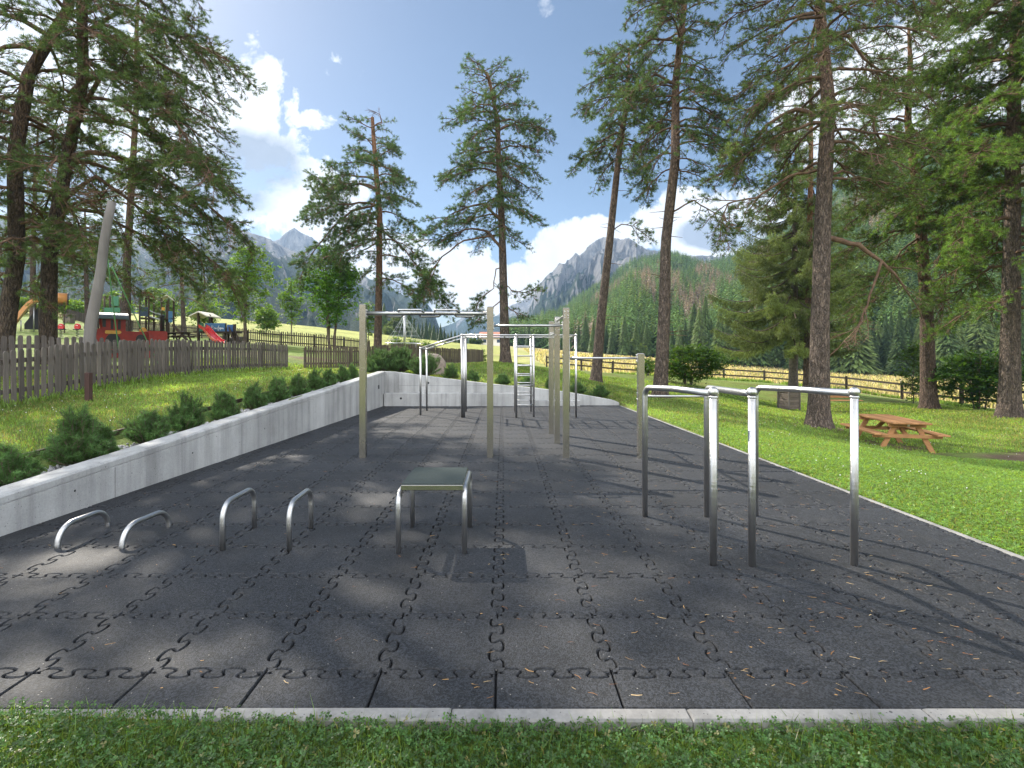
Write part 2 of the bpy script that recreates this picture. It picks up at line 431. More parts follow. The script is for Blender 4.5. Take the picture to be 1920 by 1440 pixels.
def gz_arr(x, y):
    x = np.asarray(x, float).ravel(); y = np.asarray(y, float).ravel(); out = np.empty(len(x))
    for i in range(0, len(x), 20000):
        xx, yy = x[i:i + 20000], y[i:i + 20000]
        d = np.sqrt((xx[:, None] - _cp[None, :, 0]) ** 2 + (yy[:, None] - _cp[None, :, 1]) ** 2)
        out[i:i + 20000] = _phi(d) @ _w[:_n] + _w[_n] + _w[_n + 1] * xx + _w[_n + 2] * yy
    # undulation, and pits for the planting strip beside the wall
    near = np.clip((np.hypot(x, y) - 6) / 20, 0, 1)
    out += (fbm(x * .5, y * .5, o=3, seed=4) - .5) * .08 * near + (fbm(x * .06, y * .06, o=2, seed=9) - .5) * .5 * np.clip((y - 45) / 60, 0, 1)
    inr = (y > 1.8) & (y < 16.4)
    xl = -4.21 + .0435 * (y - 4.39); wt = .341 + .0601 * (y - 4.39)
    dl = xl - x
    strip = inr & (dl > .15) & (dl < .84)
    out = np.where(strip, wt - .16, out)
    blend = np.clip((dl - .84) / 1.6, 0, 1)
    lawn = inr & (dl >= .84) & (dl < 2.44)
    out = np.where(lawn, (wt - .02) * (1 - blend) + out * blend, out)
    rt = np.interp(x, [-3.9, -3.6, -3.4, -1.6, -.07, .93, 2.2, 3.62], [1.06, 1.06, 1.045, .81, .63, .55, .38, .13]) - .05
    rear = (y >= 16.4) & (y < 18.2) & (x > -5) & (x < 3.8)
    b2 = np.clip((y - 16.7) / 1.5, 0, 1)
    out = np.where(rear, rt * (1 - b2) + out * b2, out)
    return out
def gz(x, y): return float(gz_arr([x], [y])[0])

def build_ground():
    near = list(np.arange(.03, 6, .2)) + list(6 * 1.085 ** np.arange(0, 52))
    dl = [0.0, .12, .16, .2, .5, .80, .835, .845, .9] + [d for d in near if d > 1.0]
    cols_in = [0.0, .25, .5, .75, 1.0]
    ys = [-150, -110, -80, -60, -45, -34, -26, -20, -15, -11, -8, -6, -4.5, -3.4, -2.4, -1.6, -1, -.5, 0, .4, .8, 1.1, 1.3, 1.5, 1.65, 1.8, 1.9, 2.0, 2.08, 2.15, 2.19]
    ys += list(np.arange(2.5, 16.2, .28)) + [16.44, 16.56, 16.7]
    ys += list(np.arange(16.95, 30, .3)) + list(30 * 1.03 ** np.arange(1, 84))
    ys = np.array(sorted(ys))
    rows = []
    for y in ys:
        yc = min(max(y, 2.0), 16.5)
        xl = XL(yc) - .15; xr = XR(yc) + .02
        r = [xl - d for d in reversed(dl)] + [xl + .06 + c * (xr - xl - .06) for c in cols_in] + [xr + .03 + d for d in near]
        rows.append(r)
    X = np.array(rows); Y = np.repeat(ys[:, None], X.shape[1], 1)
    Z = gz_arr(X, Y).reshape(X.shape)
    nl, ni = len(dl), len(cols_in)
    iy = (ys > 2.17) & (ys < 16.5)
    Z[np.ix_(iy, range(nl, nl + ni))] = -.25
    # colours of the turf zones
    xf, yf = X.ravel(), Y.ravel()
    n = fbm(xf * .25, yf * .25, o=4, seed=21); n2 = fbm(xf * 1.1, yf * 1.1, o=3, seed=5)
    lawn = np.stack([.150 + .07 * n, .24 + .05 * n, .055 + .015 * n], 1)
    dry = np.stack([.19 + 0 * n, .165 + 0 * n, .06 + 0 * n], 1)
    c = lawn.copy()
    k = np.clip((n2 - .46) * 2.6, 0, .6) * (np.hypot(xf, yf) > 5); c = c * (1 - k[:, None]) + dry * k[:, None]
    hay = np.stack([.37 + .08 * n2, .34 + .05 * n2, .20 + .03 * n2], 1)
    mead = np.stack([.27 + .09 * n, .32 + .04 * n, .095 + .01 * n], 1)
    # meadow beyond the fences: mown green to the left, standing hay to the right
    fence_y = np.interp(xf, [-60, -44, -20, -12, -2, 4, 9.4, 24, 25, 27, 40], [60, 56, 41, 46, 46, 50, 46, 48.5, 36, 20, 0])
    fx = np.interp(yf, [-20, 20, 28, 34, 38, 48], [26.5, 25, 24.3, 26, 25.1, 24.2])
    beyond = (yf > fence_y) | ((xf > fx) & (yf < 50))
    t = np.clip((xf + 0 + .05 * (yf - 50)) / 10 + (n - .5) * 2, 0, 1)
    far = mead * (1 - t[:, None]) + hay * t[:, None]
    green_edge = np.clip((n2 - .42) * 5, 0, 1) * np.clip(1 - (yf - fence_y) / 9, 0, 1) * (xf < 12)
    far = far * (1 - green_edge[:, None]) + mead * green_edge[:, None]
    c = np.where(beyond[:, None], far, c)
    back = yf < -6
    c = np.where(back[:, None], hay * .45, c)  # unseen slope behind the camera, added and toned for reflections in the posts
    soil = np.stack([.16 + .05 * n2, .115 + .03 * n2, .085 + .03 * n2], 1)
    def spot(cx, cy, rx, ry, pw=1.0, rot=0):
        u = (xf - cx) * cos(rot) + (yf - cy) * sin(rot); v = -(xf - cx) * sin(rot) + (yf - cy) * cos(rot)
        return np.clip((1.15 - (u / rx) ** 2 - (v / ry) ** 2 + (n2 - .5) * 2.2) * 1.6, 0, 1) * pw
    s = np.maximum.reduce([spot(13.2, 12.0, 3.6, .85, .95, -.03), spot(9.9, 13.2, 1.1, 1.5, .55), spot(14, 23.2, 1.7, .8, .8), spot(-9.4, 27, 2.5, .5, .8), spot(-17, 27, 5, 2, .6), spot(-11, 10.5, 1.6, 3.2, .8), spot(7.6, 12.0, 1.2, .7, .4), spot(9.65, 15.8, .9, .8, .75), spot(5.67, 18.9, .7, .6, .6), spot(4.06, 22.9, .7, .6, .6), spot(18.6, 23, 1.0, .8, .7), spot(18.3, 18.9, 1.1, .9, .7), spot(.1, 23.8, .8, .6, .6), spot(17.7, 32, 1.6, 1.2, .8), spot(-9.2, 11, .5, 1.5, .5), spot(7, 9, .8, .5, .35), spot(6.5, 14.5, .9, .6, .3)])
    c = c * (1 - s[:, None]) + soil * s[:, None]
    V = np.stack([xf, yf, Z.ravel()], 1); m = X.shape[1]
    i, j = np.meshgrid(np.arange(len(ys) - 1), np.arange(m - 1), indexing='ij')
    a = (i * m + j).ravel(); F = np.stack([a, a + 1, a + m + 1, a + m], 1)
    o = np_mesh('ground', V, F, M['ground'], None, c, True); tag(o, kind='structure')
    # the same zones, as a lookup for the grass
    return o
build_ground()

# ------------------------------------------------------------------ rubber tiles with jigsaw joints
TS, TD = .5505, .5545                                # tile width and depth
TX0, TY0 = -.035, 2.487                              # one joint crossing
def meander(n=64, waves=3, w=1.93, amp=1.0):
    """a sine generated curve from (0,0) to (1,0)"""
    pts = [(0, 0)]; x = y = 0
    e = .045; m = n
    for k in range(m):
        s = (k + .5) / m
        th = w * sin(2 * pi * waves * s + pi / 2)
        x += cos(th); y += sin(th); pts.append((x, y))
    L = x
    ym = (max(p[1] for p in pts) + min(p[1] for p in pts)) / 2
    P = [(e + (1 - 2 * e) * p[0] / L, (p[1] - ym * 0) / L * amp) for p in pts]
    return [(0, 0), (e * .6, 0)] + P[1:-1] + [(1 - e * .6, 0), (1, 0)]
EDGE = None
def make_edge():
    # crenellated curve built of arcs: three tongues each way per tile
    n, per = 3, 1 / 3.0
    pts = [(0.0, 0.0)]
    A = .066; e = .05
    N_ = 66
    x = y = 0; raw = [(0, 0)]
    for k in range(N_):
        s = (k + .5) / N_
        th = 1.87 * cos(2 * pi * n * s)
        x += cos(th); y += sin(th); raw.append((x, y))
    L = raw[-1][0]
    my = (max(p[1] for p in raw) + min(p[1] for p in raw)) / 2
    sc = (1 - 2 * e) / L
    out = [(0, 0), (e * .5, 0)]
    for p in raw: out.append((e + p[0] * sc, p[1] * sc))
    out += [(1 - e * .5, 0), (1, 0)]
    ys_ = [p[1] for p in out]; a = max(abs(min(ys_)), abs(max(ys_)))
    return [(p[0], p[1] * A / a) for p in out]
EDGE = make_edge()
def inset(poly, d):
    n = len(poly); out = []
    for i in range(n):
        p0, p1, p2 = poly[i - 1], poly[i], poly[(i + 1) % n]
        d1 = (p1[0] - p0[0], p1[1] - p0[1]); d2 = (p2[0] - p1[0], p2[1] - p1[1])
        l1 = math.hypot(*d1) or 1; l2 = math.hypot(*d2) or 1
        n1 = (-d1[1] / l1, d1[0] / l1); n2 = (-d2[1] / l2, d2[0] / l2)
        bx, by = n1[0] + n2[0], n1[1] + n2[1]; l = math.hypot(bx, by) or 1
        k = d / max(.45, l / 2)
        out.append((p1[0] + bx / l * k, p1[1] + by / l * k))
    return out
def build_mat():
    rnd = random.Random(11)
    V = []; F = []
    i0, i1 = int(math.floor((-4.6 - TX0) / TS)), int(math.ceil((4.1 - TX0) / TS))
    j1 = int(math.ceil((16.6 - TY0) / TD))
    def hline(j, i):                                   # joint along x, from crossing (i,j) to (i+1,j)
        x, y = TX0 + i * TS, TY0 + j * TD
        return [(x + p[0] * TS, y + p[1] * TD) for p in EDGE]
    def vline(i, j):                                   # joint along y
        x, y = TX0 + i * TS, TY0 + j * TD
        if j < 0: return [(x, y + TD * k / 4) for k in range(5)]
        return [(x + p[1] * TS, y + p[0] * TD) for p in EDGE]
    from mathutils.geometry import delaunay_2d_cdt
    bm = bmesh.new()
    for i in range(i0, i1):
        for j in range(-1, j1):
            b = hline(j, i) if j >= 0 else [(TX0 + i * TS + TS * k / 4, Y0 + .004) for k in range(5)]
            t = hline(j + 1, i)
            l = vline(i, j); r = vline(i + 1, j)
            if j < 0:
                l = [(l[0][0], Y0 + .004 + (TY0 - Y0 - .004) * k / 4) for k in range(5)]
                r = [(r[0][0], Y0 + .004 + (TY0 - Y0 - .004) * k / 4) for k in range(5)]
            poly = b[:-1] + r[:-1] + t[::-1][:-1] + l[::-1][:-1]
            z = rnd.uniform(-.0015, .0015)
            tx, ty = rnd.uniform(-.002, .002), rnd.uniform(-.002, .002)
            cx, cy = TX0 + (i + .5) * TS, TY0 + (j + .5) * TD
            p1 = inset(poly, .0048); p2 = inset(poly, .0092)
            zz = lambda p, dz: z + dz + tx * (p[0] - cx) + ty * (p[1] - cy)
            top = [bm.verts.new((p[0], p[1], zz(p, 0))) for p in p2]
            mid = [bm.verts.new((p[0], p[1], zz(p, -.0068))) for p in p1]
            bot = [bm.verts.new((p[0], p[1], -.03)) for p in p1]
            n = len(poly)
            vv, _, ff, ov, _, _ = delaunay_2d_cdt([Vector((p[0] - cx, p[1] - cy)) for p in p2], [], [list(range(len(p2)))], 1, 1e-7)
            idx = [top[o[0]] if o else bm.verts.new((v.x + cx, v.y + cy, zz((v.x + cx, v.y + cy), 0))) for v, o in zip(vv, ov)]
            for f in ff:
                try: bm.faces.new([idx[q] for q in f])
                except ValueError: pass
            for k in range(n):
                k2 = (k + 1) % n
                bm.faces.new((mid[k], mid[k2], top[k2], top[k])); bm.faces.new((bot[k], bot[k2], mid[k2], mid[k]))
    def cut(co, no):
        g = bm.verts[:] + bm.edges[:] + bm.faces[:]
        bmesh.ops.bisect_plane(bm, geom=g, plane_co=co, plane_no=no, clear_outer=True)
    cut((XL(4.39) - .12, 4.39, 0), Vector((-1, .0435, 0)))
    cut((XR(4) - .004, 4, 0), Vector((1, .021, 0)))
    cut((0, Y1 + .1, 0), Vector((0, 1, 0)))
    bmesh.ops.triangulate(bm, faces=[f for f in bm.faces if len(f.verts) > 4], ngon_method='EAR_CLIP')
    me = bpy.data.meshes.new('rubber_floor'); bm.to_mesh(me); bm.free()
    tag(link('rubber_floor', me, None, M['rubber']), kind='structure')
    s = MB(); ya, yb = Y0 - .04, Y1 + .12
    s.add([(XL(ya) - .1, ya, -.022), (XR(ya) + .01, ya, -.022), (XR(yb) + .01, yb, -.022), (XL(yb) - .1, yb, -.022)], [(0, 1, 2, 3)])
    tag(s.build('floor_base', M['subfloor']), kind='structure')
build_mat()

# ------------------------------------------------------------------ kerbs and retaining walls
def kerbs():
    rnd = random.Random(3)
    k = MB(); x = -5.2
    while x < 4.0:                                      # front kerb in stones about a metre long
        L = min(rnd.choice([1.0, 1.0, .99]), 4.0 - x); z = rnd.uniform(-.003, .003)
        k.box((x + L / 2, 2.19, -.085 + z), (L - .004, .078, .19), bev=.009); x += L
    y = 2.235
    while y < 16.3:
        L = min(1.0, 16.3 - y); a, b = y + .002, y + L - .002
        k.beam((XR(a) + .035, a, -.095), (XR(b) + .035, b, -.095), .052, .19, bev=.008); y += L
    tag(k.build('kerb', M['kerb']), kind='structure')
kerbs()

def left_wall():
    t = empty('retaining_wall', (XL(9), 9, 0), 'long grey concrete wall rising along the left edge of the black floor', 'wall')
    w = MB(); ya, yb = 1.0, Y1 + .02
    def ring(y):
        z = wall_top(y); x = XL(y)
        return [(x, y, -.3), (x, y, z - .088), (x - .012, y, z - .084), (x - .012, y, z - .074), (x, y, z - .07), (x, y, z - .018), (x - .018, y, z), (x - .25, y, z), (x - .25, y, -.4)]
    ys_ = list(np.linspace(ya, yb, 14)); n = 9
    vs = []; fs = []
    for y in ys_: vs += ring(y)
    for i in range(len(ys_) - 1):
        for k in range(n):
            k2 = (k + 1) % n; fs.append((i * n + k, i * n + k2, (i + 1) * n + k2, (i + 1) * n + k))
    fs += [tuple(range(n)), tuple(range((len(ys_) - 1) * n, len(ys_) * n))]
    w.add(vs, fs); w.build('wall_body', M['concrete'], t)
    jm = m_simple('joint_line', (.16, .16, .16), .9)
    for y in (5.6, 8.1, 10.6, 13.1):                   # formwork joints
        j = MB(); z = wall_top(y); x = XL(y)
        j.box((x + .0012, y, (z - .09 - .02) / 2), (.0024, .006, z - .09 + .02))
        j.build('formwork_joint', jm, t)
    for y, z in ((5.1, .2), (6.9, .24), (8.8, .30), (10.9, .36), (12.7, .42)):
        h = MB(); h.lathe((XL(y) + .0015, y, z), [(.0001, 0), (.011, 0), (.011, .002), (.0001, .002)], 10, (1, 0, 0)); h.build('tie_hole', M['black'], t)
    v = MB(); y = 15.6
    v.box((XL(y) + .004, y, .62), (.012, .13, .11)); v.build('drain_opening', M['black'], t)
left_wall()

def rear_wall():
    t = empty('retaining_wall', (0, Y1, 0), 'low grey concrete wall closing the far end, its top sloping down to the right', 'wall')
    xs = [XL(Y1) - .25, -3.6, -3.4, -2.6, -1.6, -.07, .93, 2.2, 3.4, 3.56, 3.62]
    w = MB(); vs = []; fs = []
    n = 6
    for x in xs:
        z = rear_top(x)
        if x > 3.5: z -= .05 * (x - 3.5) / .12
        vs += [(x, Y1, -.3), (x, Y1, z - .015), (x, Y1 + .015, z), (x, Y1 + .28, z), (x, Y1 + .29, z - .01), (x, Y1 + .29, -.4)]
    for i in range(len(xs) - 1):
        for k in range(n):
            k2 = (k + 1) % n; fs.append((i * n + k, i * n + k2, (i + 1) * n + k2, (i + 1) * n + k))
    fs += [tuple(range(n)), tuple(range((len(xs) - 1) * n, len(xs) * n))]
    w.add(vs, fs); w.build('wall_body', M['concrete'], t)
    for c, d in (((-1.59, Y1 - .14, .07), (4.15, .28, .66)), ((1.42, Y1 - .14, -.045), (1.86, .278, .43))):   # the seat-high ledge in front, two lengths
        s = MB(); s.box(c, d, bev=.012); s.build('ledge', M['concrete'], t)
    jm = m_simple('joint_line_rear', (.16, .16, .16), .9)
    for c, d in (((-3.28, Y1 - .0015, .70), (.007, .003, .58)), ((-1.0, Y1 - .0015, .62), (4.55, .003, .006)), ((-1.9, Y1 - .2815, .2), (.006, .003, .38)), ((.35, Y1 - .2815, .09), (.006, .003, .16))):
        j = MB(); j.box(c, d); j.build('formwork_joint', jm, t)
    for x, z in ((-3.15, .24), (-2.35, .70)):
        h = MB(); h.lathe((x, Y1 - (.284 if z < .4 else .004), z), [(.0001, 0), (.035, 0), (.035, .004), (.0001, .004)], 10, (0, 1, 0)); h.build('tie_hole', M['black'], t)
rear_wall()

def edging():
    t = MB()
    for a, b in zip(np.linspace(1.6, 16.2, 8)[:-1], np.linspace(1.6, 16.2, 8)[1:]):
        za, zb = wall_top(a), wall_top(b)
        t.beam((XL(a) - .995, a, za - .07), (XL(b) - .995, b - .004, zb - .07), .04, .24)
    tag(t.build('edging_board', M['edging']), 'dark brown timber edging board between the lawn and the gravel behind the left wall', 'edging board')
    rnd = np.random.default_rng(5)
    # rounded stones in the strip
    me = bmesh.new(); bmesh.ops.create_icosphere(me, subdivisions=2, radius=1)
    bv = np.array([v.co[:] for v in me.verts]); bf = np.array([[v.index for v in f.verts] for f in me.faces]); me.free()
    Vs, Fs = [], []; k = 0
    for i in range(4200):
        y = 3.6 + 12.6 * rnd.random() ** 1.7
        x = XL(y) - .27 - .70 * rnd.random()
        r = .018 + .022 * rnd.random()
        if y > 9: r *= 1.2
        A = np.linalg.qr(rnd.normal(size=(3, 3)))[0]
        v = (bv * np.array([1, .75, .5]) * (1 + .12 * rnd.normal(size=(len(bv), 1)))) @ A.T * r
        v += [x, y, wall_top(y) - .16 + r * .4 + rnd.random() * .03]
        Vs.append(v); Fs.append(bf + k); k += len(bv)
    o = np_mesh('gravel', np.concatenate(Vs), np.concatenate(Fs), M['stone'], None, None, True); tag(o, kind='stuff')
edging()

# ------------------------------------------------------------------ stainless exercise equipment
def arc_pts(p0, p1, p2, r, n=7):
    """round the corner p1 between p0 and p2 with radius r"""
    p0, p1, p2 = Vector(p0), Vector(p1), Vector(p2)
    a = (p0 - p1).normalized(); b = (p2 - p1).normalized()
    ang = a.angle(b); d = r / math.tan(ang / 2)
    s, e = p1 + a * d, p1 + b * d
    out = []
    c = p1 + (a + b).normalized() * (r / sin(ang / 2))
    va, ve = s - c, e - c; tot = va.angle(ve); ax = va.cross(ve).normalized()
    for i in range(n + 1):
        out.append(c + Matrix.Rotation(tot * i / n, 3, ax) @ va)
    return out

def pull_up_station():
    t = empty('pull_up_station', (.9, 7.8, 0), 'tall pull-up station of square satin steel posts with bars at different heights', 'exercise station')
    W = .092
    PZ = {'a': (-2.10, 7.83, 2.29), 'b': (-.20, 7.86, 2.255), 'c': (.935, 7.83, 2.235), 'd': (2.04, 7.78, 1.555), 'e': (3.13, 7.76, 1.02), 'f': (.935, 9.14, 2.205), 'g': (.935, 10.25, 2.20)}
    for k, (x, y, z) in PZ.items():
        p = MB(); p.box((x, y, (z - .02) / 2), (W, W, z + .02), bev=.006); o = p.build('post', M['steel_gold'], t)
        c = MB(); c.box((x, y, z + .002), (W - .012, W - .012, .006), bev=.002); c.build('post_cap', M['steel'], o)
    proto = []
    def bolt(P, ax, par):
        if not proto:
            h = MB(); h.lathe((0, 0, 0), [(.009, 0), (.009, .006), (.004, .010), (.0001, .010)], 8)
            o = h.build('bolt', M['bolt']); proto.append(o)
        else: o = proto[0].copy(); COL.objects.link(o)
        o.parent = par; o.matrix_parent_inverse = Matrix() if par is not t else Matrix.Translation(-Vector(t.location))
        o.location = P; o.rotation_mode = 'QUATERNION'; o.rotation_quaternion = Vector((0, 0, 1)).rotation_difference(Vector(ax))
    def bar(a, b, z, r=.0175, wavy=False):
        A = Vector((*PZ[a][:2], z)); B = Vector((*PZ[b][:2], z)); d = (B - A).normalized()
        A2, B2 = A + d * (W / 2 + .001), B - d * (W / 2 + .001)
        m = MB(); m.tube([A2, B2], r, 16); o = m.build('bar', M['steel_h'], t)
        for P, s in ((A2, 1), (B2, -1)):
            side = Vector((0, 0, 1)).cross(d); f = MB()
            f.box(P + d * s * .004, (.008 if abs(d.x) > .5 else .075, .075 if abs(d.x) > .5 else .008, .12), bev=.002)
            fo = f.build('flange', M['steel'], t)
            for zz in (-.045, .045):
                for q in (-.028, .028): bolt(P + side * q + Vector((0, 0, zz)) + d * s * .008, d * s, fo)
                for q in (-.028, .028): bolt(P - d * s * (W + .002) + side * q + Vector((0, 0, zz)), -d * s, fo)
        return o
    zb = H + (670 - 587.5) / FX * 7.85
    o = bar('a', 'b', zb, .030)
    # hoops winding round the thick bar: grips that stand out above and below it
    x0, x1 = -2.05, -.25
    def X(px): return ux(px, 7.85)
    for a, b, up in ((749, 790, 1), (817, 856, 1), (725, 752, -1), (788, 822, -1), (855, 888, -1)):
        m = MB(); xa, xb = X(a), X(b); yy = -.085 if up > 0 else .03
        dz = .045 if up > 0 else -.045
        pa, pb = Vector((xa - .03, 7.85 + (.02 if up > 0 else -.02), zb)), Vector((xb + .06, 7.85, zb))
        q1, q2 = Vector((xa, 7.85 + yy, zb + dz)), Vector((xb, 7.85 + yy, zb + dz))
        pts = [pa] + arc_pts(pa, q1, q2, .03, 5) + arc_pts(q1, q2, pb, .03, 5) + [pb]
        m.tube(pts, .0155, 12); m.build('wave_grip', M['steel_h'], o)
    bar('b', 'c', H + (670 - 610.5) / FX * 7.85)
    bar('c', 'd', H + (670 - 671.5) / FX * 7.8)
    bar('d', 'e', H + (670 - 743.0) / FX * 7.76)
    bar('c', 'f', 2.135); bar('f', 'g', 1.93)
    # bolt plate high on the near face of the third post
    for dx in (-.024, .024):
        for z in (2.185, 2.125): bolt(Vector((.935 + dx, 7.83 - W / 2 - .0005, z)), (0, -1, 0), t)
pull_up_station()

def monkey_bars():
    t = empty('monkey_bars', (.3, 13.6, 0), 'round-tube monkey bars with a sloping end and two climbing ladders, far end of the floor', 'climbing frame')
    yf_, yb_ = 13.05, 14.45; zt = 2.055; r = .027
    x0, x1 = ux(866, 13.05), ux(1080, 13.05)
    posts = [(x0, yf_, zt), (x0 + .055, yf_, zt - .06), (x0, yb_, zt), (ux(968, 13.05), yf_ - .02, zt), (ux(1001, 13.05), yf_ + .1, zt), (ux(968, 13.05), yb_, zt), (ux(1001, 13.05), yb_, zt), (x1, yf_, zt), (x1, yb_, zt)]
    xl = ux(788.5, 13.6); zl = 1.735
    posts += [(xl, yf_ + .55, zl), (xl, yb_ + .25, zl)]
    for x, y, z in posts:
        m = MB(); m.tube([(x, y, -.02), (x, y, z - .01)], r, 14); o = m.build('post', M['steel'], t)
        b = MB(); b.ball((x, y, z), .036, 14); b.build('ball_joint', M['steel'], o)
    for y in (yf_, yb_):
        m = MB(); m.tube([(x0, y, zt), (x1, y, zt)], .021, 12); m.build('rail', M['steel_h'], t)
        m = MB(); m.tube([(xl, y + (.55 if y == yf_ else .25), zl), (x0, y, zt)], .021, 12); m.build('sloping_rail', M['steel_h'], t)
    n = 9
    for i in range(n):
        x = x0 + (x1 - x0) * i / (n - 1)
        m = MB(); m.tube([(x, yf_, zt), (x, yb_, zt)], .017, 10); m.build('rung', M['steel'], t)
    for i in range(4):
        f = i / 4; a = Vector((xl, yf_ + .55, zl)).lerp(Vector((x0, yf_, zt)), f); b = Vector((xl, yb_ + .25, zl)).lerp(Vector((x0, yb_, zt)), f)
        m = MB(); m.tube([a, b], .017, 10); m.build('rung', M['steel'], t)
    for y in (yf_ + .04, yb_):
        for k in range(7):
            z = .31 + .245 * k
            m = MB(); m.tube([(ux(968, 13.05), y - (.06 if y < 14 else 0), z), (ux(1001, 13.05), y + (.06 if y < 14 else 0), z)], .017, 10); m.build('ladder_rung', M['steel_h'], t)
monkey_bars()

def dip_bars():
    G = 'waist-high bent steel dip bars on the right of the floor'
    S = [('left one of the three waist-high bent steel dip bars, next to the low pull-up post', (1.336, 4.94), (1.46, 4.50), (1.514, 3.775)),
         ('middle and shortest of the three waist-high bent steel dip bars', (1.915, 4.93), (1.83, 4.02), (1.788, 3.765)),
         ('right one of the three waist-high bent steel dip bars', (2.385, 4.95), (2.475, 4.45), (2.535, 3.78))]
    for lab, f, k, n in S:
        t = empty('dip_bar', (n[0], n[1], 0), lab, 'dip bar', G)
        zf, zn = 1.215, 1.252
        F3, K3, N3 = Vector((*f, zf)), Vector((*k, zf + (zn - zf) * .4)), Vector((*n, zn - .012))
        m = MB()
        pts = [Vector((*f, -.03))] + arc_pts((f[0], f[1], 0), F3, K3, .085, 10)
        pts += arc_pts(F3, K3, N3, .06, 3) + [N3]
        m.tube(pts, .0262, 20); m.build('bent_rail', M['steel'], t)
        p = MB(); p.tube([(*n, -.03), (*n, 1.215)], .0262, 22); p.build('post', M['steel'], t)
        b = MB(); b.ball((n[0], n[1], zn - .002), .0365, 20); b.lathe((n[0], n[1], 1.205), [(.0262, 0), (.0315, .004), (.0315, .012), (.028, .016)], 20)
        b.lathe(N3 + (K3 - N3).normalized() * .028, [(.026, 0), (.031, .002), (.031, .010), (.0262, .014)], 18, K3 - N3); b.build('ball_joint', M['steel'], t)
dip_bars()

def push_up_bars():
    G = 'bent steel push-up handles in the floor'
    for lab, x0, x1, ya, yb, h, r in (
        ('lower push-up handle nearest the concrete wall, a flat steel hoop', -3.505, -3.50, 4.11, 4.63, .165, .15),
        ('second low flat steel push-up handle, right of the one by the wall', -2.99, -2.955, 4.10, 4.62, .165, .15),
        ('knee-high steel push-up handle, left one of the taller pair', -2.185, -2.19, 4.07, 4.60, .36, .13),
        ('knee-high steel push-up handle, right one of the taller pair', -1.665, -1.685, 4.065, 4.58, .36, .13)):
        m = MB()
        A, B, C, D = Vector((x0, ya, -.03)), Vector((x0, ya, h)), Vector((x1, yb, h)), Vector((x1, yb, -.03))
        m.tube([A] + arc_pts(A, B, C, r, 10) + arc_pts(B, C, D, r, 10) + [D], .0213, 20)
        tag(m.build('push_up_handle', M['steel']), lab, 'push-up bar', G)
push_up_bars()

def jump_box():
    t = empty('step_bench', (-.55, 4.3, 0), 'knee-high steel step bench with a dark green-grey rubber top', 'bench')
    xa, xb, ya, yb, z = -.80, -.31, 4.01, 4.63, .53
    m = MB(); m.box(((xa + xb) / 2 + .008, 4.30, z - .028), (.475, .60, .042), bev=.004); m.build('seat_frame', M['steel_gold'], t)
    m = MB(); m.box(((xa + xb) / 2 + .008, 4.30, z - .002), (.468, .592, .012), bev=.003); m.build('seat_pad', M['pad'], t)
    for x, zz in ((xa - .006, z - .075), (xb + .012, z - .035)):
        A, B, C, D = (x, ya, -.03), (x, ya, zz), (x, yb, zz), (x, yb, -.03)
        m = MB(); m.tube([A] + arc_pts(A, B, C, .10, 9) + arc_pts(B, C, D, .10, 9) + [D], .0213, 20); m.build('leg_hoop', M['steel'], t)
jump_box()
# ------------------------------------------------------------------ plants
def seg_mesh(name, segs, mat, parent, sides=5):
    A = np.array(segs, dtype=np.float64)                # x0 y0 z0 x1 y1 z1 r0 r1
    p0, p1 = A[:, :3], A[:, 3:6]; d = p1 - p0; L = np.linalg.norm(d, axis=1, keepdims=True) + 1e-9; d = d / L
    p1 = p1 + d * A[:, 7:8] * .4; p0 = p0 - d * A[:, 6:7] * .4
    ref = np.where(np.abs(d[:, 2:3]) < .9, np.array([[0, 0, 1.0]]), np.array([[1.0, 0, 0]]))
    u = np.cross(d, ref); u /= np.linalg.norm(u, axis=1, keepdims=True); w = np.cross(d, u)
    V = np.empty((len(A), 2 * sides, 3)); 
    for k in range(sides):
        a = 2 * pi * k / sides; o = u * cos(a) + w * sin(a)
        V[:, k] = p0 + o * A[:, 6:7]; V[:, sides + k] = p1 + o * A[:, 7:8]
    f = np.array([[k, (k + 1) % sides, (k + 1) % sides + sides, k + sides] for k in range(sides)])
    F = (np.arange(len(A))[:, None, None] * 2 * sides + f[None]).reshape(-1, 4)
    return np_mesh(name, V.reshape(-1, 3), F, mat, parent, None, True)

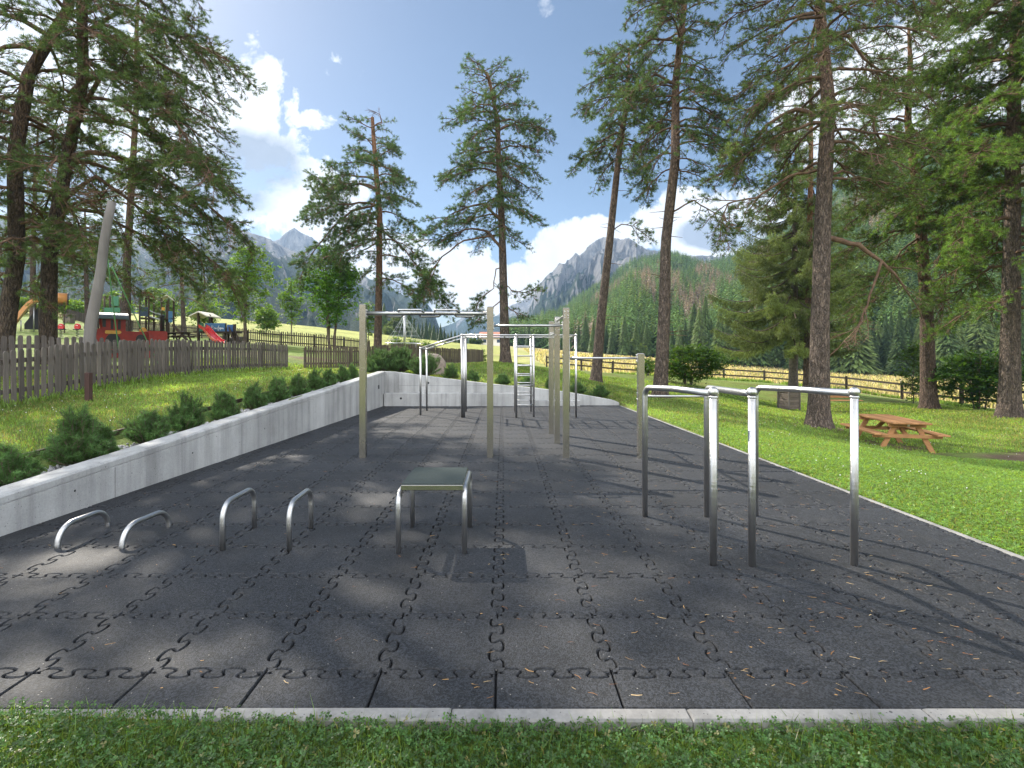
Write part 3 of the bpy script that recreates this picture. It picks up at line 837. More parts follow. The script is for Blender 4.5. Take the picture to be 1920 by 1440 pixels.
def tuft_template(n, seed, w=.16, spread=(22, 75), stem=.55):
    r = random.Random(seed); T = []
    for i in range(n):
        a = 2 * pi * (i + r.random() * .7) / n * 2.4; th = radians(r.uniform(*spread)); z0 = stem * r.random()
        d = Vector((sin(th) * cos(a), sin(th) * sin(a), cos(th))); s = d.orthogonal().normalized()
        s = (Matrix.Rotation(r.uniform(0, pi), 3, d) @ s) * w / 2; b = Vector((0, 0, z0)); L = r.uniform(.7, 1.0)
        T += [b - s * .6, b + s * .6, b + d * L]
    return np.array([t[:] for t in T])
def scatter(name, items, tmpls, mat, parent, cols, rng):
    """items (n,7): position, direction, size ; one mesh of many small faces"""
    A = np.array(items, dtype=np.float64); n = len(A)
    d = A[:, 3:6]; d = d / (np.linalg.norm(d, axis=1, keepdims=True) + 1e-9)
    ref = rng.normal(size=(n, 3)); u = np.cross(d, ref); u /= (np.linalg.norm(u, axis=1, keepdims=True) + 1e-9); w = np.cross(d, u)
    which = rng.integers(0, len(tmpls), n); VS, CS = [], []
    for k, T in enumerate(tmpls):
        m = which == k
        if not m.any(): continue
        P = A[m, None, :3] + A[m, None, 6:7] * (T[None, :, 0:1] * u[m, None] + T[None, :, 1:2] * w[m, None] + T[None, :, 2:3] * d[m, None])
        VS.append(P.reshape(-1, 3)); CS.append(np.repeat(cols[m], len(T), 0))
    V = np.concatenate(VS); C = np.concatenate(CS)
    return np_mesh(name, V, np.arange(len(V)).reshape(-1, 3), mat, parent, C)
TUFT = [tuft_template(10, s, .17) for s in range(5)]
TUFT_FINE = [tuft_template(16, s + 20, .11, (25, 80), .8) for s in range(4)]

def trunk_tube(name, pts, radii, mat, parent, seed, flare=1.5, n=18):
    """a bark stem through pts with root flare and a rough outline"""
    rng = random.Random(seed); P = []; R = []
    m = 34
    ts = np.linspace(0, 1, m) ** 1.25
    idx = np.linspace(0, 1, len(pts))
    arr = np.array([p[:] for p in pts])
    for t in ts:
        P.append(Vector([float(np.interp(t, idx, arr[:, k])) for k in range(3)])); R.append(float(np.interp(t, idx, radii)))
    V = []; F = []
    for i, p in enumerate(P):
        h = (p.z - P[0].z)
        fl = 1 + (flare - 1) * math.exp(-max(h, 0) / .35)
        for k in range(n):
            a = 2 * pi * k / n
            nr = R[i] * fl * (1 + .10 * (float(vnoise([cos(a) * 2 + 9], [sin(a) * 2 + seed], [p.z * 1.3], seed)[0]) - .5) + (.12 * (fl - 1) * sin(5 * a + seed)))
            V.append((p.x + nr * cos(a), p.y + nr * sin(a), p.z))
    for i in range(m - 1):
        for k in range(n): F.append((i * n + k, i * n + (k + 1) % n, (i + 1) * n + (k + 1) % n, (i + 1) * n + k))
    return np_mesh(name, V, F, mat, parent, None, True)

def v3(a): return (a.x, a.y, a.z)
def pine(label, trunk_px, Y, r0, prof, n_limbs, seed, group, bark='bark', col=(.055, .072, .032), tuft=.15, extra=(), dead=0, zlow=None, dens=1.0, depth=1.0, tip_r=.05, zbase=None, low_gap=0.0, droop=1.0, sec_gap=.13, twig_gap=.075, top_thin=0.0):
    """a Scots pine: stem along trunk_px, limbs reaching to the outline prof = [(py, left px, right px)]"""
    rnd = random.Random(seed); rng = np.random.default_rng(seed)
    s = Y / FX
    pts = [at(px, py, Y) for px, py in trunk_px]
    g = gz(pts[0].x, Y); b = pts[0].copy(); b.z = g - .12
    pts = [b] + [p for p in pts[1:]] if pts[0].z > g - .5 else pts
    for i, p in enumerate(pts[1:], 1): p.y += rnd.uniform(-.12, .12) * i
    t = empty('pine_tree', (b.x, b.y, g), label, 'tree', group)
    zt = pts[-1].z
    radii = [r0 * (1 - (p.z - b.z) / (zt - b.z)) ** .75 * .93 + tip_r * ((p.z - b.z) / (zt - b.z)) for p in pts]
    radii[0] = r0
    trunk_tube('trunk', pts, radii, M[bark], t, seed)
    zs = [p.z for p in pts]
    def stem(z): return Vector([float(np.interp(z, zs, [p[k] for p in pts])) for k in range(3)]), float(np.interp(z, zs, radii))
    PZ = sorted([(H + (CY - py) * s, (xl - CX) * s, (xr - CX) * s) for py, xl, xr in prof])
    pz = [p[0] for p in PZ]; pl = [p[1] for p in PZ]; pr = [p[2] for p in PZ]
    segs = []; tufts = []
    def poly(pp, ra, rb):
        n = len(pp) - 1
        for i in range(n):
            segs.append((*pp[i], *pp[i + 1], ra + (rb - ra) * i / n, ra + (rb - ra) * (i + 1) / n))
    def twig(p, d, l, leaf=True):
        q = p + d * l
        segs.append((*p, *q, .008, .004))
        if leaf:
            k = max(1, int(l / .075))
            for i in range(k):
                f = 1 - i * .42 / max(k, 1)
                tufts.append((*(p + d * l * f), d.x + rnd.uniform(-.3, .3), d.y + rnd.uniform(-.3, .3), d.z + .25 + rnd.uniform(-.2, .3), tuft * 1.2 * rnd.uniform(.7, 1.2)))
    def secondary(p, d, l, r, leaf=True):
        pp = [p]; dd = d.copy(); n = 4
        for i in range(n):
            dd = (dd + Vector((rnd.uniform(-.25, .25), rnd.uniform(-.25, .25), rnd.uniform(-.28, .12) * droop))).normalized()
            pp.append(pp[-1] + dd * l / n)
        poly(pp, r, .006)
        k = max(2, int(l / twig_gap * dens))
        for i in range(k):
            f = .25 + .75 * (i + rnd.random()) / k
            j = min(int(f * n), n - 1); q = pp[j].lerp(pp[j + 1], f * n - j); tg = (pp[j + 1] - pp[j]).normalized()
            sd = tg.cross(Vector((0, 0, 1))); sd = sd.normalized() if sd.length > .1 else Vector((1, 0, 0))
            w = (tg * rnd.uniform(.3, 1) + sd * rnd.choice((-1, 1)) * rnd.uniform(.3, 1) + Vector((0, 0, rnd.uniform(-.35, .5)))).normalized()
            twig(q, w, rnd.uniform(.08, .22) + .08 * l, leaf)
        twig(pp[-1], dd, .12, leaf)
    def limb(P, r, leaf_from=.28, leaf=True, dmul=1.0, subl=1.0):
        n = len(P) - 1; L = sum((P[i + 1] - P[i]).length for i in range(n))
        poly(P, r, .012)
        k = max(3, int(L * (1 - leaf_from) / sec_gap * dmul))
        for i in range(k):
            f = leaf_from + (1 - leaf_from) * (i + rnd.random()) / k
            j = min(int(f * n), n - 1); q = P[j].lerp(P[j + 1], f * n - j); tg = (P[j + 1] - P[j]).normalized()
            sd = tg.cross(Vector((0, 0, 1))); sd = sd.normalized() if sd.length > .1 else Vector((1, 0, 0))
            w = (tg * rnd.uniform(.35, 1) + sd * rnd.choice((-1, 1)) * rnd.uniform(.3, 1.1) + Vector((0, 0, rnd.uniform(-.55, .45)))).normalized()
            l = min(1.9, max(.28, L * subl * (.10 + .26 * (1 - abs(f - .6)))) * rnd.uniform(.6, 1.15))
            secondary(q, w, l, .014 + .004 * l, leaf)
        secondary(P[-1], (P[-1] - P[-2]).normalized(), .35 + .06 * L, .012, leaf)
    z_lo, z_hi = pz[0], min(pz[-1], zt + .2)
    for i in range(n_limbs):
        h = ((i + rnd.random()) / n_limbs) ** .92
        ztip = z_lo + (z_hi - z_lo) * h
        if h > .42 and rnd.random() < top_thin: continue
        phi = i * 2.39996 + rnd.uniform(-.5, .5)
        xl, xr = float(np.interp(ztip, pz, pl)), float(np.interp(ztip, pz, pr))
        c, r = stem(min(ztip, zt - .05))
        ex = (xr - c.x) if cos(phi) > 0 else (c.x - xl)
        ex = max(ex, .25); dy = (abs(xr - xl) / 2) * depth + .2
        L = 1 / sqrt((cos(phi) / ex) ** 2 + (sin(phi) / dy) ** 2) * rnd.choice((.62, .8, .92, 1.0, 1.02)) * .93
        dz = L * ((-.42 + .75 * h ** 1.6) * droop + rnd.uniform(-.12, .12))
        z0 = min(max(ztip - dz, b.z + 1.0), zt - .03)
        c, r = stem(z0)
        tip = Vector((c.x + cos(phi) * L, c.y + sin(phi) * L, z0 + dz))
        n = 7; P = []; arch = L * (.10 + .10 * rnd.random()) * (1 if dz < .2 * L else -.3); wx = wy = 0
        for k in range(n + 1):
            f = k / n; q = c.lerp(tip, f); q.z += arch * 4 * f * (1 - f) * (1 - .45 * f)
            if 0 < k: wx += rnd.uniform(-.035, .035) * L; wy += rnd.uniform(-.035, .035) * L
            q.x += wx * f; q.y += wy * f; q.z += rnd.uniform(-.02, .02) * L if 0 < k < n else 0
            P.append(q)
        limb(P, min(r * .55, .016 + .017 * L), .22 if L < 2 else .3)
    for e in extra:                                     # limbs the photograph shows one by one
        pp = e['p']; ys_ = e.get('dy', [0] * len(pp))
        P0 = [at(px, py, Y + dy) for (px, py), dy in zip(pp, ys_)]
        P = []
        for a, bb in zip(P0[:-1], P0[1:]):
            m = 3
            for k in range(m): P.append(a.lerp(bb, k / m) + Vector((rnd.uniform(-.03, .03), rnd.uniform(-.03, .03), rnd.uniform(-.03, .03))))
        P.append(P0[-1])
        limb(P, e.get('r', .07), e.get('from', .45), e.get('leaf', True), e.get('d', 1.0), e.get('sub', 1.0))
    for i in range(dead):
        z = rnd.uniform(b.z + 2, z_lo + .4); c, r = stem(z); phi = rnd.uniform(0, 2 * pi); l = rnd.uniform(.2, .7)
        segs.append((*c, *(c + Vector((cos(phi), sin(phi), rnd.uniform(-.2, .2))) * (r + l)), .018, .006))
    seg_mesh('branches', segs, M['limb'], t, 5)
    T = np.array(tufts)
    cc = np.array(col) * np.array((1.55, 1.78, 1.45)) * (.62 + .7 * rng.random((len(T), 1))) * (1 + .25 * (fbm(T[:, 0] * .9, T[:, 1] * .9, T[:, 2] * .9, 2, seed) - .5)[:, None] * 2)
    cc = cc * (1 + (rng.random((len(T), 1)) < .10) * np.array([[.5, .3, .1]]))
    scatter('crown', tufts, TUFT, M['needle'], t, cc, rng)
    return t, len(tufts)

LEAF = []
for s_ in range(4):
    r_ = random.Random(s_); T_ = []
    for k_ in range(4):
        c_ = Vector((r_.uniform(-.6, .6), r_.uniform(-.6, .6), r_.uniform(-.3, .3))); a_ = r_.uniform(0, 2 * pi); tl_ = r_.uniform(-.7, .7)
        R_ = Matrix.Rotation(a_, 3, 'Z') @ Matrix.Rotation(tl_, 3, 'X')
        q_ = [R_ @ Vector(p) + c_ for p in ((0, -.5, 0), (.26, 0, .06), (0, .5, 0), (-.26, 0, .06))]
        T_ += [q_[0], q_[1], q_[2], q_[0], q_[2], q_[3]]
    LEAF.append(np.array([p[:] for p in T_]))
def leafy(name, label, cat, base, h, th, rx, ry, seed, col, n_cl=160, per=34, leaf=.09, cl_r=.38, group=None, stems=1, trunk_r=.07, bark='limb_grey', shape=1.0, lean=0.0, hollow=.35, flat=.6, cut=None):
    """broad-leaved tree or bush: stems, limbs to leaf clumps spread through the crown"""
    rnd = random.Random(seed); rng = np.random.default_rng(seed)
    base = Vector(base); t = empty(name, base, label, cat, group)
    segs = []; C = []
    zc = th + (h - th) / 2; rz = (h - th) / 2
    tries = 0
    while len(C) < n_cl and tries < n_cl * 40:
        tries += 1
        p = Vector((rnd.uniform(-1, 1), rnd.uniform(-1, 1), rnd.uniform(-1, 1)))
        l = p.length
        if l > 1 or l < hollow * rnd.random(): continue
        w = 1 - .55 * max(0, p.z) ** 1.3 * shape - .25 * max(0, -p.z) ** 2
        nn = float(vnoise([p.x * 2.2 + seed], [p.y * 2.2], [p.z * 2.2], seed)[0])
        if l > .55 + .6 * nn: continue
        C.append(base + Vector((p.x * rx * w + lean * (p.z + 1) * rz, p.y * ry * w, zc + p.z * rz)))
    tops = []
    for i in range(stems):
        a = 2 * pi * i / stems + rnd.random(); off = Vector((cos(a), sin(a), 0)) * (.08 + .1 * (stems > 1)) * (stems > 1)
        p = base + off - Vector((0, 0, .1)); pp = [p]; n = 7
        for k in range(n):
            q = base + off * (1 + 2.2 * (k + 1) / n) + Vector((lean * rz * 2 * ((k + 1) / n) ** 2 + rnd.uniform(-.03, .03) * h * .3, rnd.uniform(-.03, .03) * h * .3, (h * .86) * (k + 1) / n)); pp.append(q)
        for k in range(n): segs.append((*pp[k], *pp[k + 1], trunk_r * (1 - .85 * k / n), trunk_r * (1 - .85 * (k + 1) / n)))
        tops += pp[2:]
    for c in C[::max(1, len(C) // 70)]:
        low = [q for q in tops if q.z < c.z + .1 * h] or tops
        q = min(low, key=lambda q: (q - c).length + .6 * abs((c.z - q.z) - .35 * ((q - c).xy.length)))
        m = q.lerp(c, .5) + Vector((rnd.uniform(-.08, .08), rnd.uniform(-.08, .08), rnd.uniform(0, .12))) * rx
        segs.append((*q, *m, trunk_r * .32, trunk_r * .2)); segs.append((*m, *c, trunk_r * .2, trunk_r * .06))
    seg_mesh('stem' if th > .5 else 'twigs', segs, M[bark], t, 6)
    items = []; cols = []
    for c in C:
        k = rnd.uniform(.75, 1.2); rr = cl_r * rnd.uniform(.6, 1.25)
        for i in range(int(per / 4 * rnd.uniform(.7, 1.2)) + 1):
            d = Vector((rnd.gauss(0, 1), rnd.gauss(0, 1), rnd.gauss(0, flat))) * rr * .55
            items.append((*(c + d), rnd.gauss(0, .45), rnd.gauss(0, .45), 1, leaf * rnd.uniform(.8, 1.4))); cols.append(np.array(col) * k * rnd.uniform(.8, 1.2))
    scatter('crown' if th > .5 else 'foliage', items, LEAF, M['leaf'], t, np.array(cols), rng)
    return t

def dwarf_pine(label, base, h, w, seed, group, col=(.085, .165, .052)):
    rnd = random.Random(seed); rng = np.random.default_rng(seed); base = Vector(base)
    t = empty('dwarf_pine', base, label, 'shrub', group); segs = []; items = []; cols = []
    n = int(52 + 60 * w)
    for i in range(n):
        a = i * 2.39996 + rnd.uniform(-.4, .4); e = radians(rnd.choice((12, 25, 38, 50, 62, 74, 85)) + rnd.uniform(-9, 9))
        L = 1 / sqrt((cos(e) / (w * .55)) ** 2 + (sin(e) / h) ** 2) * rnd.uniform(.74, 1.02)
        d = Vector((cos(a) * cos(e), sin(a) * cos(e), sin(e))); p = base + Vector((rnd.uniform(-.1, .1) * w, rnd.uniform(-.1, .1) * w, 0)); m = 5; pp = [p]
        for k in range(m):
            d = (d + Vector((rnd.uniform(-.1, .1), rnd.uniform(-.1, .1), .09))).normalized(); pp.append(pp[-1] + d * L / m)
        for k in range(m): segs.append((*pp[k], *pp[k + 1], .011 - .0015 * k, .011 - .0015 * (k + 1)))
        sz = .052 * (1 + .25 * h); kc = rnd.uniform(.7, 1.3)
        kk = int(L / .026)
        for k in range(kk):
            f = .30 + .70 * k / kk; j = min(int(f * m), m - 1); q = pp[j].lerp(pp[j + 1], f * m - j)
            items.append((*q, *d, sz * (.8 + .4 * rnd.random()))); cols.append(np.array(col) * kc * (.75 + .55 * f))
        for b in range(5):                              # side shoots
            f = rnd.uniform(.4, .95); j = int(f * m); q = pp[j].lerp(pp[j + 1], f * m - j)
            dd = (d + Vector((rnd.uniform(-.8, .8), rnd.uniform(-.8, .8), rnd.uniform(0, .5)))).normalized(); l = L * rnd.uniform(.14, .3)
            segs.append((*q, *(q + dd * l), .006, .004))
            for k in range(max(3, int(l / .024))):
                items.append((*(q + dd * l * (.2 + .8 * k / max(3, int(l / .024)))), *dd, sz * rnd.uniform(.8, 1.15))); cols.append(np.array(col) * kc * rnd.uniform(.9, 1.35))
    seg_mesh('twigs', segs, M['limb_grey'], t, 4)
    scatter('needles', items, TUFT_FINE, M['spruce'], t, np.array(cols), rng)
    return t

def spruce_big(label, px, Y, r0, py_top, prof, seed):
    """a spruce with tiers of drooping boughs hung with twigs"""
    rnd = random.Random(seed); rng = np.random.default_rng(seed); s = Y / FX
    X = ux(px, Y); g = gz(X, Y); top = at(px + 6, py_top, Y)
    t = empty('spruce_tree', (X, Y, g), label, 'tree')
    pts = [Vector((X, Y, g - .1)), Vector((X + .05, Y, g + 3)), top.lerp(Vector((X, Y, g)), .4), top]
    trunk_tube('trunk', pts, [r0, r0 * .85, r0 * .5, .03], M['bark_grey'], t, seed, 1.25)
    PZ = sorted([(H + (CY - py) * s, (xl - CX) * s, (xr - CX) * s) for py, xl, xr in prof]); pz = [p[0] for p in PZ]
    segs = []; items = []; cols = []; col = np.array((.155, .20, .06))
    z = pz[0]
    while z < top.z - .1:
        nb = rnd.randint(4, 6); ph = rnd.random() * 6.3
        for i in range(nb):
            a = ph + 2 * pi * i / nb + rnd.uniform(-.25, .25); zt_ = z + rnd.uniform(-.15, .15)
            xl, xr = np.interp(zt_, pz, [p[1] for p in PZ]), np.interp(zt_, pz, [p[2] for p in PZ])
            L = ((xr - X) if cos(a) > 0 else (X - xl)); L = max(.3, L) * abs(cos(a)) + (xr - xl) / 2 * abs(sin(a)); L = L * rnd.uniform(.75, 1.0) / (abs(cos(a)) + abs(sin(a))) * 1.15
            hz = (z - pz[0]) / (top.z - pz[0])
            z0 = zt_ + L * (.28 - .5 * hz); P = []; n = 8
            for k in range(n + 1):
                f = k / n; P.append(Vector((X + cos(a) * L * f, Y + sin(a) * L * f, z0 + L * ((-.28 + .5 * hz) * f - .14 * sin(pi * f) + .10 * f ** 4))))
            for k in range(n): segs.append((*P[k], *P[k + 1], .012 + .01 * L * (1 - k / n), .010 + .01 * L * (1 - (k + 1) / n)))
            sd = Vector((-sin(a), cos(a), 0)); kc = rnd.uniform(.6, 1.45)
            m = max(6, int(L / .085))
            for k in range(m):
                f = .12 + .88 * (k + rnd.random()) / m; j = min(int(f * n), n - 1); q = P[j].lerp(P[j + 1], f * n - j)
                for sgn in (-1, 1):
                    l = (.18 + .42 * L * .45 * sin(pi * min(1, .15 + .8 * f))) * rnd.uniform(.5, 1)
                    d = (sd * sgn * rnd.uniform(.5, 1) + Vector((cos(a), sin(a), 0)) * rnd.uniform(.4, 1) + Vector((0, 0, -rnd.uniform(.1, .9)))).normalized()
                    kk = max(2, int(l / .10))
                    for b in range(kk):
                        qq = q + d * l * (b + .6) / kk; items.append((*qq, d.x, d.y, d.z - .35, .135 * rnd.uniform(.8, 1.2))); cols.append(col * kc * rnd.uniform(.7, 1.3))
                        if rnd.random() < .6: items.append((*(qq - Vector((0, 0, .07))), rnd.uniform(-.2, .2), rnd.uniform(-.2, .2), -1, .17 * rnd.uniform(.7, 1.3))); cols.append(col * kc * rnd.uniform(.6, 1.15))
        z += rnd.uniform(.55, .85) * (1 - .3 * (z - pz[0]) / (top.z - pz[0]))
    seg_mesh('branches', segs, M['limb_grey'], t, 4)
    scatter('crown', items, [tuft_template(8, k, .2, (15, 60), .7) for k in range(4)], M['spruce'], t, np.array(cols), rng)
    print('spruce', len(items))

def conifer_arrays(seed, h, r, n, col, low=.05):
    """distant conifer: ragged drooping boughs up a spire"""
    rnd = random.Random(seed); V = []; F = []; C = []; bulge = rnd.uniform(.75, 1.0)
    for i in range(n):
        f = ((i + rnd.random()) / n) ** .85; z = h * (low + (1 - low) * f); R = r * (1 - f) ** bulge * rnd.uniform(.55 if n < 100 else .3, 1.2) + .012 * h
        a = i * 2.39996 + rnd.uniform(-.6, .6); wd = R * rnd.uniform(*((.16, .34) if n < 100 else (.04, .09))) + (.006 if n < 100 else .003) * h; dr = R * rnd.uniform(.15, .6); k = len(V)
        ca, sa = cos(a), sin(a); kk = rnd.uniform(.6, 1.4); m = rnd.uniform(.5, .8)
        V += [(0, 0, z + .25 * R), (ca * R * m - sa * wd, sa * R * m + ca * wd, z - dr * .55), (ca * R, sa * R, z - dr), (ca * R * m + sa * wd, sa * R * m - ca * wd, z - dr * .55)]
        F += [(k, k + 1, k + 2), (k, k + 2, k + 3)]; C += [np.array(col) * kk] * 4
    return np.array(V), np.array(F), np.array(C)
# ------------------------------------------------------------------ planting along the walls
def shrubs():
    G1 = 'dwarf pines in the gravel strip behind the left wall'
    S = [(18, 900, 840, 120, 'cut off by the left edge of the photo'), (148, 868, 768, 125, 'big and bushy, second from the left edge'), (198, 845, 797, 40, 'small thin sapling beside the big bushy one'),
         (275, 838, 776, 100, 'low and spreading, third large one from the left'), (350, 808, 742, 82, 'tall and loose, beside the low spreading one'), (420, 788, 736, 62, 'rounded, fifth large one from the left'),
         (477, 770, 724, 54, 'sixth large one from the left'), (521, 757, 706, 54, 'upright, seventh large one from the left'), (560, 743, 705, 44, 'with a brown shoot, eighth large one from the left'),
         (591, 734, 694, 36, 'ninth large one from the left'), (617, 727, 693, 32, 'tenth large one, where the fence gap lies behind'), (642, 720, 686, 32, 'eleventh large one from the left'),
         (661, 712, 684, 26, 'just left of the tallest steel post'), (698, 702, 680, 34, 'just right of the tallest steel post')]
    for i, (px, yb, yt, wpx, note) in enumerate(S):
        # where the sight line meets the strip
        k = (px - CX) / FX; Y = (-4.21 - .0435 * 4.39 - .58) / (k - .0435)
        x = k * Y; z = wall_top(Y) - .14
        s = Y / FX; h = (H - (yt - CY) * s) - z
        dwarf_pine('dwarf pine behind the left wall, ' + note, (x, Y, z), max(h, .3), wpx * s * .83, 40 + i, G1)
    G2 = 'big dwarf pines at the corner of the walls'
    for i, (px, Y, yt, wpx, note) in enumerate([(716, 17.3, 657, 66, 'left one of three'), (748, 17.6, 653, 62, 'middle one of three'), (797, 17.0, 666, 62, 'right one of three, in front of the boulder')]):
        x = ux(px, Y); z = gz(x, Y); s = Y / FX
        dwarf_pine('large dwarf pine at the wall corner, ' + note, (x, Y, z), H - (yt - CY) * s - z, wpx * s * 1.1, 70 + i, G2)
    G3 = 'small dwarf pines on the grass above the rear wall'
    for i, (px, Y, yt, wpx, note) in enumerate([(845, 17.3, 684, 28, 'first and farthest left'), (886, 17.3, 696, 26, 'second from the left'), (941, 17.3, 701, 27, 'third from the left, left of the ladder'), (988, 17.4, 708, 26, 'seen through the ladder rungs'),
                                                (1033, 17.3, 706, 22, 'behind the thin square posts'), (1082, 17.2, 718, 30, 'beside the right end of the monkey bars'), (1125, 17.2, 725, 30, 'last one on the right, on its own')]):
        x = ux(px, Y); z = gz(x, Y) - .03; s = Y / FX
        dwarf_pine('small dwarf pine above the rear wall, ' + note, (x, Y, z), H - (yt - CY) * s - z, wpx * s * 1.1, 80 + i, G3)
    # boulder
    rng = np.random.default_rng(3); bm = bmesh.new(); bmesh.ops.create_icosphere(bm, subdivisions=4, radius=1)
    V = np.array([v.co[:] for v in bm.verts]); F = np.array([[v.index for v in f.verts] for f in bm.faces]); bm.free()
    n = fbm(V[:, 0] * 1.3 + 5, V[:, 1] * 1.3, V[:, 2] * 1.3, 4, 3)[:, None]
    Y = 18.6; x = ux(806, Y); z = gz(x, Y)
    V = V * (.72 + .5 * n) * np.array([.60, .5, .62]) + [x, Y, z + .14]
    tag(np_mesh('boulder', V, F, M['boulder'], None, None, True), 'rounded pinkish grey boulder behind the dwarf pine at the wall corner', 'boulder')
shrubs()

# ------------------------------------------------------------------ trees
PG = 'tall pines around the exercise area'
_tot = 0
def P(*a, **k):
    global _tot
    t, n = pine(*a, **k); _tot += n
LC = (.062, .082, .036)
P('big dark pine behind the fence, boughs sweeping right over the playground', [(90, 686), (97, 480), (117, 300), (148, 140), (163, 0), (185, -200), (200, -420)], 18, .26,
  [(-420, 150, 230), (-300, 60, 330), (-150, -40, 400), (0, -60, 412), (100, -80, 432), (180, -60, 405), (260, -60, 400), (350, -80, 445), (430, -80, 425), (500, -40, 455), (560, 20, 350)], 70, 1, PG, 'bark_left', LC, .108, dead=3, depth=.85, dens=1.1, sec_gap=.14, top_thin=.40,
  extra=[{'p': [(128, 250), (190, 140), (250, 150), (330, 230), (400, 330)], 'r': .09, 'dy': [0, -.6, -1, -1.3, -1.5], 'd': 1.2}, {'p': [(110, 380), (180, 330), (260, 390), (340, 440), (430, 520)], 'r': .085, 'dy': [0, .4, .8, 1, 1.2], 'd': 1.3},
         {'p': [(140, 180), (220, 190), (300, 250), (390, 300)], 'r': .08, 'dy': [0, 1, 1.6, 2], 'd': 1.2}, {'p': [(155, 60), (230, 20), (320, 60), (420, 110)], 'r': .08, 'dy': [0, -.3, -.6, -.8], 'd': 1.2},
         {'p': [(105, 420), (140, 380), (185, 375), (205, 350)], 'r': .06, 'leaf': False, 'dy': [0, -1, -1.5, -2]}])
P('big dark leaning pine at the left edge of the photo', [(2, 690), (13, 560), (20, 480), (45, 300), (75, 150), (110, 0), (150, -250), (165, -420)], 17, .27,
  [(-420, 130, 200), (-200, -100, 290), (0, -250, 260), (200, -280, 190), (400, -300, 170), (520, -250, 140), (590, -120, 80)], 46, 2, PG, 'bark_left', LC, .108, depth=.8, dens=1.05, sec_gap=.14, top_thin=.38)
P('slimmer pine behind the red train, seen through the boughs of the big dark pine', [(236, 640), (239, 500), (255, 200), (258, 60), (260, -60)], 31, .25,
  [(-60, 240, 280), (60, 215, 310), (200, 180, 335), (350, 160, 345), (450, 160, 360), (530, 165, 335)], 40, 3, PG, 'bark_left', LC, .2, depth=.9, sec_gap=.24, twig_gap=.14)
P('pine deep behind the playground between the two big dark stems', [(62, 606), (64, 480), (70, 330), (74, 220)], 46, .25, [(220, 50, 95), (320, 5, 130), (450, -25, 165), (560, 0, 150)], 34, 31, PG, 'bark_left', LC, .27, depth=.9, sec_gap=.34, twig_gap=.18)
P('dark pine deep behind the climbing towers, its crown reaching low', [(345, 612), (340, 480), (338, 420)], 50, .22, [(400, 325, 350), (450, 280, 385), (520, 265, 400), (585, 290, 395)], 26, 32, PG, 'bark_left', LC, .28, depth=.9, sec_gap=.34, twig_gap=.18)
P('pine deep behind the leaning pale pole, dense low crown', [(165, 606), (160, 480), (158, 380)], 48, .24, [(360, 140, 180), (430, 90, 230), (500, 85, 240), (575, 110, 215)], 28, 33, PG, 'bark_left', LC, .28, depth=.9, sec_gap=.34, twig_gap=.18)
P('pine with broken forked top and long drooping boughs, left of the two free-standing pines', [(708, 650), (711, 500), (711, 400), (703, 310), (697, 250), (696, 216)], 32, .24,
  [(206, 672, 712), (240, 645, 742), (290, 605, 768), (330, 575, 770), (370, 560, 775), (410, 565, 790), (445, 590, 795), (480, 640, 815), (530, 690, 825), (560, 735, 820)], 44, 5, PG, 'bark_o', (.052, .074, .036), .16, depth=.9, dens=.98, sec_gap=.15,
  extra=[{'p': [(703, 385), (660, 395), (620, 430), (590, 470), (570, 505)], 'r': .085, 'from': .2, 'd': .7}, {'p': [(712, 440), (690, 455), (650, 470), (600, 485)], 'r': .06, 'd': .8, 'dy': [0, -1, -1.6, -2]}, {'p': [(696, 240), (715, 228), (712, 215), (700, 208)], 'r': .05, 'leaf': False},
         {'p': [(715, 430), (760, 470), (800, 520), (830, 560)], 'r': .06, 'd': 1.1}, {'p': [(710, 455), (680, 470), (650, 490), (625, 515)], 'r': .05, 'd': .6, 'dy': [0, 1, 2, 2.5]}], tip_r=.10)
P('tall free-standing pine with full crown, right of the pine with the broken top', [(948, 678), (944, 540), (941, 420), (935, 300), (933, 230), (915, 150), (892, 122)], 24, .235,
  [(120, 884, 904), (150, 858, 955), (190, 842, 995), (250, 834, 1035), (300, 842, 1022), (350, 830, 1008), (395, 828, 1012), (430, 850, 1010), (460, 880, 985)], 58, 6, PG, 'bark', (.055, .08, .038), .125, depth=.95, dens=1.1, sec_gap=.13,
  extra=[{'p': [(938, 410), (905, 382), (880, 388), (850, 400), (822, 420)], 'r': .075}, {'p': [(943, 470), (915, 435), (885, 428), (850, 438), (805, 450)], 'r': .075, 'from': .55}, {'p': [(943, 500), (930, 505), (925, 540), (900, 560), (888, 585)], 'r': .03, 'd': 1.0, 'from': .4},
         {'p': [(945, 530), (960, 545), (985, 548), (1000, 545)], 'r': .03, 'd': 1.6, 'from': .3}, {'p': [(945, 560), (925, 575), (905, 590), (895, 602)], 'r': .03, 'd': 1.4, 'from': .3}, {'p': [(945, 570), (965, 585), (980, 590)], 'r': .025, 'd': 1.5, 'from': .3}, {'p': [(938, 440), (870, 450), (830, 480), (800, 520), (790, 545)], 'r': .05, 'd': 1.0, 'from': .5}])
P('slender pine leaning right, crown leaning out to the left, behind the low pull-up bar', [(1117, 717), (1126, 600), (1142, 450), (1160, 300), (1172, 190), (1180, 95)], 23, .235,
  [(95, 1120, 1200), (140, 1080, 1215), (200, 1062, 1225), (250, 1058, 1225), (300, 1065, 1215), (340, 1105, 1200)], 38, 7, PG, 'bark', (.055, .078, .036), .13, dens=1.25, depth=.95, dead=14,
  extra=[{'p': [(1140, 440), (1165, 420), (1190, 425), (1210, 440)], 'r': .03, 'd': 1.0}, {'p': [(1165, 255), (1200, 270), (1210, 320), (1215, 360)], 'r': .045, 'from': .3}])
